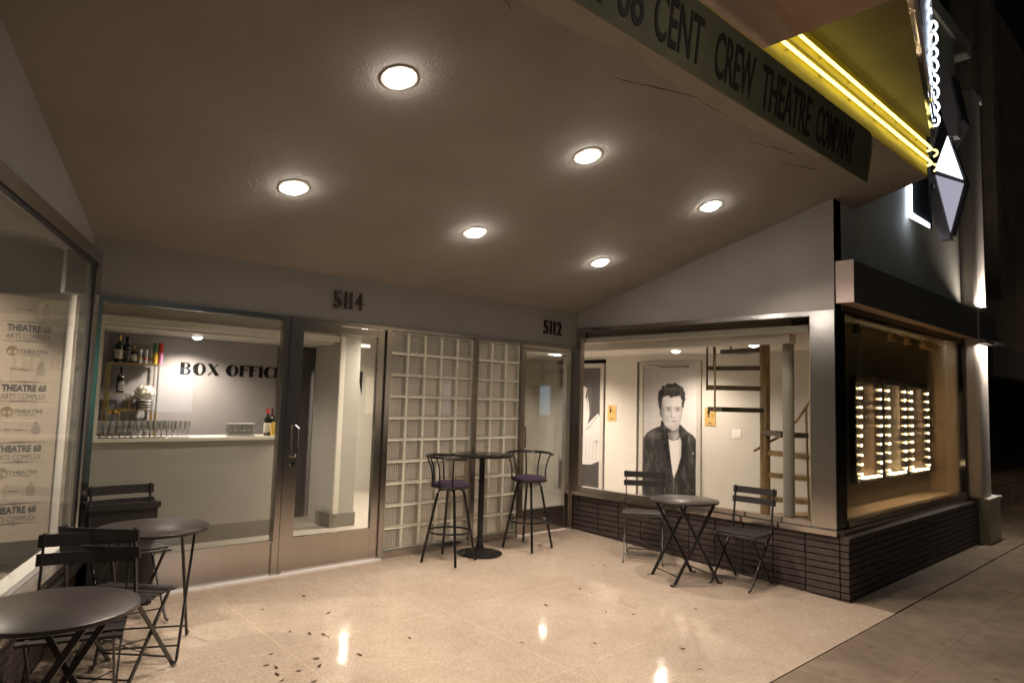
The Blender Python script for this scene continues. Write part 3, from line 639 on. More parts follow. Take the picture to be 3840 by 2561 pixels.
# poster frames with bulbs
M['poster_red'] = mat('poster_red', (.30, .05, .02), .3, noise=.5, nscale=5); M['poster_brown'] = mat('poster_brown', (.13, .075, .04), .5, noise=.6, nscale=7, coat=0, nstretch=(1, 1, .3)); M['poster_paper'] = mat('poster_paper', (.34, .30, .22), .55, noise=.3, nscale=3)
def pframe(x0, x1, label, kind):
    T = empty('poster_frame', (x0, -2.74, .8), label, 'poster frame', 'bulb lit poster frames in the display window'); og = (x0, -2.74, .8)
    z0, z1 = .80, 1.79; t = .07
    mb = MB(); mb.box(x0-t, x0, -2.80, -2.74, z0-.05, z1+.03); mb.box(x1, x1+t, -2.80, -2.74, z0-.05, z1+.03); mb.box(x0, x1, -2.799, -2.741, z1-.03, z1+.029); mb.box(x0, x1, -2.799, -2.741, z0-.049, z0); mb.build('frame', M['mat_black'], T, org=og, bevel=.003)
    pz = MB().box(x0, x1, -2.755, -2.745, z0, z1-.03).build('poster', M['poster_paper'] if kind == 2 else M['poster_brown'], T, org=og)
    if kind == 1: MB().box(x0+.03, x1-.02, -2.758, -2.7555, 1.56, 1.745).build('red_panel', M['poster_red'], pz)
    if kind == 2:
        mb = MB()
        for k in range(13): mb.box(x0+.07, x1-.07-.05*(k % 3), -2.757, -2.7555, 1.65-k*.062, 1.665-k*.062)
        mb.build('print_lines', M['banner_grey'], pz)
    if kind == 3:
        mb = MB()
        for k in range(5): mb.box(x0+.1+.04*k, x0+.13+.04*k, -2.757, -2.7555, 1.0, 1.6-k*.07)
        mb.build('print_lines', M['mat_black'], pz)
    for s_i, x in ((0, x0+.005), (1, x1-.005)):
        for k in range(10):
            z = z0+.035+k*.0955
            MB().lathe([(0, -.011), (.008, -.008), (.011, 0), (.008, .008), (0, .011)], (x, -2.812, z), 8).build('bulb', M['bulb'], T, smooth=True, org=og)
    for k in range(12):
        x = x0+.03+(x1-x0-.06)*k/11
        MB().lathe([(0, -.011), (.008, -.008), (.011, 0), (.008, .008), (0, .011)], (x, -2.812, z0-.005), 8).build('bulb', M['bulb'], T, smooth=True, org=og)
pframe(3.78, 4.33, 'left bulb lit frame holding a reddish brown poster', 1)
pframe(4.57, 5.10, 'middle bulb lit frame holding a pale text poster', 2)
pframe(5.32, 5.91, 'right bulb lit frame nearest the tan side wall', 3)

# ------------------------------------------------------------------ left shop window
W4 = empty('left_shop_window', lwp(1.2), 'angled left shop window with a white inner sill', 'window'); og = lwp(1.2)
def lbox(mb, t0, t1, n0, n1, z0, z1): mb.prism([lwp(t0, n0, z0), lwp(t1, n0, z0), lwp(t1, n1, z0), lwp(t0, n1, z0)], (0, 0, z1-z0))
mb = MB(); lbox(mb, -.02, 3.34, .0, .06, 2.335, 2.42); lbox(mb, -.02, .10, -.01, .06, .44, 2.334); lbox(mb, 3.25, 3.34, -.01, .06, .44, 2.334); mb.build('frame', M['steel'], W4, org=og, bevel=.003)
mb = MB(); lbox(mb, .10, 3.25, .035, .045, 2.31, 2.334); lbox(mb, .10, .115, .02, .045, .5, 2.31); mb.build('gasket', M['mat_black'], W4, org=og)
mb = MB(); lbox(mb, .1, 3.25, -.06, .03, .44, .475); mb.build('inner_sill', M['white'], W4, org=og)
mb = MB(); lbox(mb, -.02, 3.34, .03, .12, .40, .438); lbox(mb, -.02, 3.34, .121, .16, .36, .39); mb.build('outer_sill', M['steel'], W4, org=og, bevel=.002)
mb = MB(); lbox(mb, .115, 3.25, .032, .038, .476, 2.31); mb.build('glass', M['glass_l'], W4, org=og)
BL = empty('left_brick_base_wall', lwp(1.2), 'low brown brick wall under the left shop window', 'wall')
mb = MB(); lbox(mb, -.02, 3.34, -.1, .055, -.25, .36); mb.build('mortar', M['mortar'], BL, org=og)
mb = MB()
for r_ in range(10):
    z1 = .357-r_*H; t = -.01
    while t < 3.33: lbox(mb, t, min(t+.288, 3.33), .056, .085, z1-H+.01, z1); t += .295
mb.build('bricks', M['brick'], BL, org=og, bevel=.0025)
# step-and-repeat banner inside
BN = empty('logo_banner', (-3.4, 1.2, .255), 'cream logo banner with repeated theatre lettering behind the left window', 'banner'); og = (-3.4, 1.2, .255)
MB().box(-5.2, -2.40, 1.2, 1.21, .255, 2.20).build('fabric', M['banner'], BN, org=og)
ink = MB(); ink2 = MB(); gold_ = MB(); X1 = (1, 0, 0); Z_ = (0, 0, 1)
def logo_a(xc, zc):
    ink.text('THEATRE 68', (xc-.148, 1.199, zc+.002), X1, Z_, .058, .296, .0008, bold=.05)
    ink2.text('ARTS COMPLEX', (xc-.15, 1.199, zc-.058), X1, Z_, .042, .30, .0008)
    for dz in (.078, -.076):
        ink2.box(xc-.175, xc+.175, 1.1982, 1.199, zc+dz-.0015, zc+dz+.0015)
        for s_ in (-1, 1): ink2.prism([(xc+s_*.012, 1.1985, zc+dz+.004), (xc+s_*.10, 1.1985, zc+dz+.0035), (xc+s_*.012, 1.1985, zc+dz+.009)], (0, .0005, 0))
        ink2.tube([(xc+.01*math.cos(a_*PI/4), 1.1985, zc+dz+.003+.01*math.sin(a_*PI/4)) for a_ in range(8)], .0022, 4, closed=True)
def logo_b(xc, zc):
    n = 14; pts = [(xc-.10+.036*math.cos(a_*2*PI/n), zc+.036*math.sin(a_*2*PI/n)) for a_ in range(n)]
    gold_.prism([(x, 1.1982, z) for x, z in pts[:8]]+[(xc-.10, 1.1982, zc+.005)], (0, .0008, 0))
    gold_.tube([(x, 1.1986, z) for x, z in pts], .004, 5, closed=True)
    gold_.prism([(xc-.112, 1.1982, zc-.034), (xc-.10, 1.1982, zc+.02), (xc-.086, 1.1982, zc-.034)], (0, .0006, 0))
    ink2.text('THEATRE', (xc-.055, 1.199, zc-.015), X1, Z_, .030, .19, .0008, bold=.02); ink2.text('company', (xc-.03, 1.199, zc-.038), X1, Z_, .016, .12, .0006)
def logo_c(xc, zc):
    ink2.text('~ the stage ~', (xc-.14, 1.199, zc-.012), X1, Z_, .022, .19, .0008); 
    for k in range(5): ink2.box(xc+.075-.004*(2-abs(k-2)), xc+.125+.004*(2-abs(k-2)), 1.1982, 1.199, zc-.04+k*.017, zc-.034+k*.017)
    ink2.prism([(xc+.085, 1.1982, zc+.045), (xc+.1, 1.1982, zc+.062), (xc+.115, 1.1982, zc+.045)], (0, .0006, 0))
for i in range(4):
    x = -2.64-i*.40; sh = 0 if i % 2 == 0 else -.13
    for j in range(6):
        z = 2.09-j*.48+sh
        for f, dz in ((logo_c, 0), (logo_a, -.18), (logo_b, -.335)):
            zz = z+dz
            if .33 < zz < 2.13: f(x, zz)
ink.build('black_print', M['banner_ink'], BN, org=og); ink2.build('grey_print', M['banner_grey'], BN, org=og); gold_.build('gold_print', M['banner_gold'], BN, org=og)
MB().box(-6, -3.15, .2, .9, .0, .012).build('blue_mat', M['blue'], label='blue mat on the floor under the logo banner', cat='mat', bevel=.003)
SH = empty('left_shop_interior', (-4, 1.5, 0), 'pale plain room behind the left shop window', 'room'); og = (-4, 1.5, 0)
MB().box(-9, -2.3, 1.6, 1.68, 0, 2.75).build('back_wall', M['wall_office'], SH, org=og)
MB().prism([(-2.52, .14, 0), (-2.36, .14, 0), (-2.24, 1.57, 0), (-2.34, 1.57, 0)], (0, 0, 2.6)).build('dividing_wall', M['wall_in'], SH, org=og)
MB().prism([(-9, -3, 2.7), (-3.7, -2.9, 2.7), (-2.55, .1, 2.7), (-2.35, 1.6, 2.7), (-9, 1.6, 2.7)], (0, 0, .06)).build('ceiling_panel', M['wall_in'], SH, org=og)
MB().box(-3.05, -2.95, .75, .82, 2.2, 2.62).build('wall_bracket', M['trim'], SH, org=og)

# ------------------------------------------------------------------ box office interior
BO = empty('box_office', (-1.2, 1.58, 0), 'box office booth with white trimmed serving hatch behind the window', 'box office'); og = (-1.2, 1.58, 0)
PY = 1.58
mb = MB(); mb.box(-2.35, -.30, PY, PY+.10, 0, .99); mb.box(-2.35, -2.06, PY, PY+.10, .992, 2.6); mb.box(-2.06, .33, PY, PY+.10, 2.10, 2.6); mb.box(.33, .60, PY-.02, PY+.55, 0, 2.6); mb.build('front_wall', M['wall_office'], BO, org=og)
mb = MB(); mb.box(-2.35, -.32, PY-.014, PY-.001, 0, .16); mb.box(.31, .615, PY-.036, PY-.021, 0, .15); mb.box(.295, .309, PY-.036, PY+.3, 0, .15); mb.build('baseboard', M['baseboard'], BO, org=og)
mb = MB(); 
for (d, t) in ((0, .022), (.012, .008)):
    mb.box(-2.075+t*0, -2.04, PY-.025+d, PY-.001, 1.0, 2.145)
mb = MB(); mb.box(-2.08, -2.035, PY-.028, PY-.001, 1.0, 2.145); mb.box(-2.035, .33, PY-.028, PY-.001, 2.118, 2.145); mb.box(-2.035, .33, PY-.018, PY-.002, 2.085, 2.117); mb.box(-2.035, .33, PY-.023, PY+.08, 2.076, 2.0845)
mb.box(.331, .375, PY-.048, PY-.021, .15, 2.145); mb.box(.376, .395, PY-.040, PY-.021, .15, 2.13); mb.build('trim', M['trim'], BO, org=og, bevel=.004)
MB().box(-2.06, -.33, PY-.04, PY+.35, .992, 1.022).build('counter', M['trim'], BO, org=og, bevel=.004)
MB().box(-2.6, .64, 2.42, 2.5, 0, 2.6).build('back_wall', M['purple_wall'], BO, org=og)
MB().box(.625, .72, PY+.56, 2.5, 0, 2.6).build('side_wall', M['purple_wall'], BO, org=og)
MB().box(-.02, .60, 2.39, 2.419, 0, 2.02).build('dark_door', M['mauve_dark'], BO, org=og, bevel=.003)
MB().box(-2.6, .8, PY+.11, 2.41, 2.052, 2.09).build('ceiling_panel', M['white'], BO, org=og)
MB().box(-2.68, -2.36, PY+.1, 2.41, 0, 2.05).build('side_wall', M['mauve_dark'], BO, org=og)
# art-deco lettering
def deco(mb, txt, x, z, h, y=2.419, th=.006):
    def P(pts): mb.prism([(x+a_*h*1.2, y, z+b_*h) for a_, b_ in pts], (0, -th, 0))
    def ring(cx, cy, rx, ry, ix, iy, iox, a0=0., a1=360., n=26):
        o = []; q = []
        for k in range(n+1):
            a_ = R(a0+(a1-a0)*k/n); o.append((cx+rx*math.cos(a_), cy+ry*math.sin(a_))); q.append((cx+iox+ix*math.cos(a_), cy+iy*math.sin(a_)))
        for k in range(n): P([o[k], o[k+1], q[k+1], q[k]])
    for c in txt:
        if c == 'B': P([(0, 0), (.27, 0), (.27, 1), (0, 1)]); ring(.30, .76, .36, .24, .17, .19, 0, -90, 90, 12); ring(.30, .27, .42, .27, .21, .22, 0, -90, 90, 12); wd_ = .76
        elif c == 'O': ring(.46, .5, .46, .52, .155, .45, .06); wd_ = .96
        elif c == 'X': P([(0, 1), (.30, 1), (.86, 0), (.56, 0)]); P([(.70, 1), (.78, 1), (.46, .56), (.42, .62)]); P([(.38, .44), (.42, .38), (.10, 0), (.02, 0)]); wd_ = .88
        elif c == 'F': P([(0, 0), (.29, 0), (.29, 1), (0, 1)]); P([(.291, .92), (.66, .92), (.66, 1), (.291, 1)]); P([(.291, .60), (.58, .60), (.58, .68), (.291, .68)]); wd_ = .68
        elif c == 'E': P([(0, 0), (.29, 0), (.29, 1), (0, 1)]); P([(.291, .92), (.66, .92), (.66, 1), (.291, 1)]); P([(.291, .50), (.58, .50), (.58, .58), (.291, .58)]); P([(.291, 0), (.66, 0), (.66, .08), (.291, .08)]); wd_ = .70
        elif c == 'I': P([(0, 0), (.29, 0), (.29, 1), (0, 1)]); wd_ = .31
        elif c == 'C': ring(.46, .5, .46, .52, .20, .45, .10, 38, 322, 22); wd_ = .80
        else: wd_ = .34
        x += (wd_+.05)*h*1.2
mb = MB(); deco(mb, 'BOX OFFICE', -1.105, 1.654, .129); mb.build('black_lettering', M['black'], BO, org=og)
# downlight in the booth
def downlight(name, loc, r_, lens, pw, label, cat='ceiling light', group=None, tilt=0., spot=R(150), col=WARM, blend=.9, lightoff=.012):
    T = empty(name, loc, label, cat, group); T.rotation_euler = (tilt, 0, 0)
    MB().lathe([(r_*.70, -.004), (r_*.80, -.008), (r_, -.003), (r_, .004), (r_*.7, .004)], n=28).build('trim_ring', M['lampring'], T, smooth=True)
    MB().lathe([(0, -.036), (r_*.35, -.032), (r_*.60, -.020), (r_*.70, -.006), (r_*.70, .002), (0, .002)], n=28).build('lens', lens, T, smooth=True)
    ld = bpy.data.lights.new('spot', 'SPOT'); ld.energy = pw; ld.color = col; ld.spot_size = spot; ld.spot_blend = blend; ld.shadow_soft_size = r_*.55
    lo = bpy.data.objects.new('light', ld); COL.objects.link(lo); lo.parent = T; lo.location = (0, 0, -.03-r_*.5-lightoff)
    return T
pos = [(-1.572, -2.42, 'entry ceiling downlight nearest the camera, second row left'), (.0, -2.405, 'entry ceiling downlight in the middle of the row nearest the marquee'), (1.618, -2.40, 'entry ceiling downlight at the right end of the row nearest the marquee'),
       (-1.566, -1.175, 'entry ceiling downlight over the box office side, back row'), (.02, -1.17, 'entry ceiling downlight in the middle of the back row'), (1.617, -1.185, 'entry ceiling downlight in the back row nearest the corner, smallest looking')]
for x, y, lb in pos: downlight('downlight', (x, y, cz(y)-.002), .10, M['lamp'], P_DOWN, lb, group='downlights in the entry ceiling', tilt=-.267, spot=R(128), blend=.55)
downlight('interior_downlight', (-1.06, 2.08, 2.05), .07, M['lamp_in'], P_BOX, 'round downlight inside the box office above the lettering', spot=R(150))
# shelf (étagère)
ET = empty('gold_shelf', (-1.55, 2.25, .6), 'gold framed open shelf unit standing behind the counter', 'shelf'); og = (-1.55, 2.25, .6)
mb = MB()
def fr(x0, x1, z0, z1, yf=2.24, yb=2.38, t=.009):
    for y in (yf, yb):
        for x in (x0, x1): mb.box(x-t/2, x+t/2, y-t/2, y+t/2, z0, z1)
        for z in (z0, z1): mb.box(x0+t/2, x1-t/2, y-t/2+.0005, y+t/2-.0005, z-t/2, z+t/2)
    for x in (x0, x1):
        for z in (z0, z1): mb.box(x-t/2+.0005, x+t/2-.0005, yf+t/2, yb-t/2, z-t/2, z+t/2)
fr(-1.82, -1.372, .6, 1.732, t=.012); fr(-1.70, -1.380, .6, 1.262, t=.008); fr(-1.81, -1.62, 1.27, 1.425, t=.008)
mb.build('frame', M['gold'], ET, org=og)
mb = MB(); mb.box(-1.815, -1.377, 2.246, 2.374, 1.739, 1.744); mb.box(-1.69, -1.385, 2.246, 2.374, 1.267, 1.271); mb.box(-1.805, -1.63, 2.246, 2.374, 1.430, 1.434); mb.box(-1.81, -1.70, 2.246, 2.374, 1.16, 1.164); mb.build('glass_shelf', M['cup'], ET, org=og)
def bottle(x, y, z, r_, h, mt_, lab, capm, label, cat='bottle', name='wine_bottle', neck=.32):
    T = empty(name, (x, y, z), label, cat)
    MB().lathe([(0, 0), (r_*.94, 0), (r_, .006), (r_, h*.58), (r_*.9, h*.64), (r_*neck*1.1, h*.74), (r_*neck, h*.78), (r_*neck, h*.99), (0, h*.99)], n=16).build('glass_body', mt_, T, smooth=True)
    if lab: MB().lathe([(r_*1.012, h*.12), (r_*1.02, h*.13), (r_*1.02, h*.46), (r_*1.012, h*.47)], n=16).build('label_band', lab, T, smooth=True)
    MB().lathe([(r_*neck*1.12, h*.80), (r_*neck*1.14, h), (0, h+.001)], n=12).build('cap', capm, T, smooth=True)
    return T
bottle(-1.735, 2.31, 1.746, .039, .272, M['bottle'], M['label_w'], M['gold'], 'tall dark bottle with cream label and gold neck at the left of the shelf top')
bottle(-1.665, 2.31, 1.746, .039, .262, M['bottle'], M['label_k'], M['black'], 'tall black bottle with a dark label on the shelf top')
bottle(-1.598, 2.31, 1.746, .031, .175, M['bottle'], M['label_w'], M['gold_sign'], 'short dark bottle with pale gold neck on the shelf top', neck=.38)
def can(x, y, z, r_, h, mt_, band, label, name='drink_can'):
    T = empty(name, (x, y, z), label, 'can')
    MB().lathe([(0, 0), (r_*.85, 0), (r_, .008), (r_, h-.012), (r_*.82, h), (0, h-.002)], n=16).build('can_body', mt_, T, smooth=True)
    MB().lathe([(r_*1.01, h*.26), (r_*1.02, h*.27), (r_*1.02, h*.38), (r_*1.01, h*.39)], n=16).build('colour_band', band, T, smooth=True)
can(-1.540, 2.31, 1.746, .025, .145, M['silver'], M['yellow'], 'silver can with a yellow band on the shelf top')
can(-1.486, 2.31, 1.746, .025, .142, M['silver'], M['red'], 'silver can with a red band on the shelf top')
can(-1.433, 2.31, 1.746, .025, .140, M['silver'], M['dkred'], 'silver can with a dark red band on the shelf top')
for x, top, bot, lb in ((-1.388, M['green'], M['yellow'], 'green topped tall cardboard tube on the shelf top'), (-1.338, M['red'], M['pink'], 'red topped pink cardboard tube at the right end of the shelf top')):
    T = empty('snack_tube', (x-.012, 2.29, 1.746), lb, 'tube')
    MB().lathe([(0, 0), (.025, 0), (.025, .115), (0, .115)], n=16).build('tube_body', bot, T, smooth=True); MB().lathe([(0, .116), (.0262, .116), (.0262, .218), (0, .22)], n=16).build('lid', top, T, smooth=True)
T = bottle(-1.70, 2.31, 1.437, .036, .26, M['bottle'], M['label_k'], M['black'], 'black bottle with white LOVE lettering on the middle shelf')
mb = MB()
for k, (t_, h_) in enumerate((('LOVE', .038), ('WITH', .022), ('WINE', .026))): mb.text(t_, (-.03, -.0372, .078-k*.030), (1, 0, 0), (0, 0, 1), h_*.72, .058, .0008, bold=.01)
mb.build('white_lettering', M['label_w'], T)
# vase with flowers
V_ = empty('flower_vase', (-1.47, 2.30, 1.272), 'white hydrangea bouquet in a black and white striped vase', 'vase')
MB().lathe([(0, 0), (.064, 0), (.066, .015), (.072, .092), (.062, .092), (0, .08)], n=24).build('vase_body', M['white'], V_, smooth=True)
for z in (.022, .048, .078): MB().lathe([(.066+.08*z*.9, z-.006), (.0685+.08*z*.9, z-.005), (.0685+.08*z*.9, z+.004), (.066+.08*z*.9, z+.005)], n=24).build('black_stripe', M['black'], V_, smooth=True)
mb = MB()
for k in range(300):
    a_, b2 = random.uniform(0, 2*PI), math.acos(random.uniform(-.6, 1)); rr = .092*random.uniform(.86, 1.05)
    c = Vector((rr*math.cos(a_)*math.sin(b2), rr*math.sin(a_)*math.sin(b2), .165+rr*.9*math.cos(b2))); n_ = (c-Vector((0, 0, .165))).normalized()
    u = n_.orthogonal().normalized(); v = n_.cross(u); s2 = random.uniform(.011, .018); t_ = random.uniform(0, PI)
    u, v = u*math.cos(t_)+v*math.sin(t_), v*math.cos(t_)-u*math.sin(t_)
    for uu, vv in ((u, v), (v, u)): mb.b.faces.new([mb.b.verts.new(c+q) for q in (-uu*s2+n_*.004, vv*s2*.5, uu*s2+n_*.006, -vv*s2*.5)])
mb.lathe([(0, -.065), (.05, -.04), (.070, 0), (.05, .045), (0, .068)], (0, 0, .165), 16)
mb.build('blossoms', M['flower'], V_)
# champagne flutes on the counter
def flute(loc, label):
    T = empty('champagne_flute', loc, label, 'glass', 'champagne flutes lined up on the counter')
    MB().lathe([(0, 0), (.029, 0), (.026, .003), (.004, .008), (.003, .045), (.008, .052), (.019, .075), (.0215, .11), (.021, .158)], n=12).build('bowl_and_stem', M['cup'], T, smooth=True)
    return T
f0 = flute((-2.0, 1.64, 1.0225), 'clear champagne flute in the crowded row on the counter, left of the others standing apart')
k = 0
for row, y in ((0, 1.62), (1, 1.675), (2, 1.73)):
    for i in range(13-row):
        if row == 0 and i == 0: continue
        dup(f0, (-2.0+.052*i+.018*row+random.uniform(-.006, .006), y+random.uniform(-.005, .005), 1.0225))
for x, lb in ((-1.375, 'fourth champagne flute from the right end of the flute row'), (-1.33, 'third champagne flute from the right end of the flute row'), (-1.285, 'second champagne flute from the right end of the flute row'), (-1.24, 'champagne flute standing alone at the right end of the row')):
    dup(f0, (x, 1.635, 1.0225), label=lb)
# tumblers on lower left shelf
tm = None
for i in range(4):
    T = empty('gold_tumbler', (-1.79+.028*i, 2.30+.02*(i % 2), 1.165), 'gold rimmed tumbler on the low left shelf', 'glass', 'gold tumblers on the low left shelf')
    MB().lathe([(0, 0), (.020, 0), (.024, .09), (.0225, .088), (.018, .004)], n=12).build('cup', M['cup'], T, smooth=True); MB().lathe([(.0242, .062), (.0248, .063), (.025, .088), (.0243, .09)], n=12).build('gold_rim', M['gold'], T, smooth=True)
# stacked clear cups
c0 = None
for i in range(6):
    lb = 'short clear lidded cup in the cluster left of the wine bottles'
    for j in range(2):
        if c0 is None:
            c0 = empty('clear_cup', (-.825+.048*i, 1.64+.05*j, 1.0225), lb, 'cup', 'clear cups clustered on the counter')
            MB().lathe([(0, 0), (.019, 0), (.023, .06), (.021, .11), (.023, .125), (0, .126)], n=12).build('cup_body', M['cup'], c0, smooth=True)
            MB().lathe([(.0225, .055), (.024, .056), (.024, .068), (.0225, .069)], n=12).build('printed_band', M['silver'], c0, smooth=True)
            MB().lathe([(0, .128), (.02, .128), (.02, .133), (0, .134)], n=12).build('lid', M['white'], c0, smooth=True)
        else: dup(c0, (-.825+.048*i+random.uniform(-.003, .003), 1.64+.05*j, 1.0225))
bottle(-.408, 1.70, 1.0225, .036, .29, M['bottle'], M['label_w'], M['red'], 'red capped wine bottle on the right end of the counter')
bottle(-.345, 1.73, 1.0225, .038, .29, M['bottle'], M['label_w'], M['dkred'], 'maroon capped wine bottle on the right end of the counter')
bottle(-.372, 1.63, 1.0225, .028, .19, M['cider'], None, M['mat_black'], 'small golden cider bottle in front of the wine bottles', neck=.38)
bottle(-.305, 1.63, 1.0225, .026, .19, M['cider'], None, M['silver'], 'small golden cider bottle closest to the door', neck=.38)

# ------------------------------------------------------------------ lobby
LB = empty('lobby_interior', (3.5, 1, 0), 'beige lobby room behind the glass blocks and lobby window', 'room'); og = (3.5, 1, 0)
LX = 5.0
mb = MB(); mb.box(LX, LX+.12, -2.70, -.25, 0, 2.5); mb.box(LX, LX+.12, .875, 1.485, 0, 2.5); mb.box(LX, LX+.12, -.2495, .8745, 2.11, 2.5); mb.box(LX, LX+.12, 1.4855, 2.56, 2.17, 2.5); mb.box(LX, LX+.12, 2.56, 3.1, 0, 2.5); mb.build('side_wall', M['wall_in'], LB, org=og)
MB().box(2.9, 5.0, 2.95, 3.05, 0, 2.5).build('end_wall', M['wall_in'], LB, org=og)
MB().box(2.9, 5.0, 2.93, 2.949, .0, .17).build('baseboard', M['baseboard'], LB, org=og)
mb = MB(); mb.box(.62, .70, 2.5, 6, 0, 2.6); mb.box(.62, 2.9, 4.2, 4.3, 0, 2.6); mb.build('back_wall', M['wall_in'], LB, org=og)
MB().box(1.9, 2.4, 2.2, 2.28, 0, .5).build('low_wall', M['wall_in'], LB, org=og)
MB().box(2.85, 5.1, -2.69, 3.0, 2.2, 2.26).build('low_ceiling', M['white'], LB, org=og)
MB().box(-2.3, 2.849, .15, 5, 2.46, 2.5).build('front_ceiling', M['wall_in'], LB, org=og)
MB().box(2.82, 2.848, .05, 4.2, 2.2, 2.459).build('ceiling_drop', M['wall_in'], LB, org=og)
MB().box(2.96, 3.10, -2.46, .4, 2.11, 2.199).build('beam', M['trim'], LB, org=og)
mb = MB(); mb.box(2.69, 2.94, -2.7, .1, 2.38, 2.42); mb.build('window_ceiling', M['wall_in'], LB, org=og)
MB().prism([(2.942, -2.48, 2.262), (2.942, .1, 2.262), (2.942, .1, 2.42), (2.942, -2.48, 2.42)], (.03, 0, 0)).build('upstand', M['wall_office'], LB, org=og)
# doors with full-height photo prints
def pdoor(y0, y1, label):
    T = empty('poster_door', (LX, (y0+y1)/2, 0), label, 'door'); og = (LX, (y0+y1)/2, 0)
    MB().box(LX-.01, LX+.04, y0, y1, .01, 2.035).build('leaf', M['p_bg'], T, org=og)
    mb = MB(); mb.box(LX-.025, LX+.05, y0-.07, y0-.001, 0, 2.105); mb.box(LX-.025, LX+.05, y1+.001, y1+.07, 0, 2.105); mb.box(LX-.024, LX+.049, y0-.001, y1+.001, 2.037, 2.104); mb.build('door_casing', M['wall_office'], T, org=og, bevel=.003)
    return T, og
T, og = pdoor(-.176, .74, 'restroom door covered by a photo of a young man in a dark jacket')
px_ = LX-.011
def poly(name, pts, lay, mt_, parent, org):
    return MB().prism([(px_-.0012*lay, y, z) for y, z in pts], (-.0008, 0, 0)).build(name, mt_, parent, org=org)
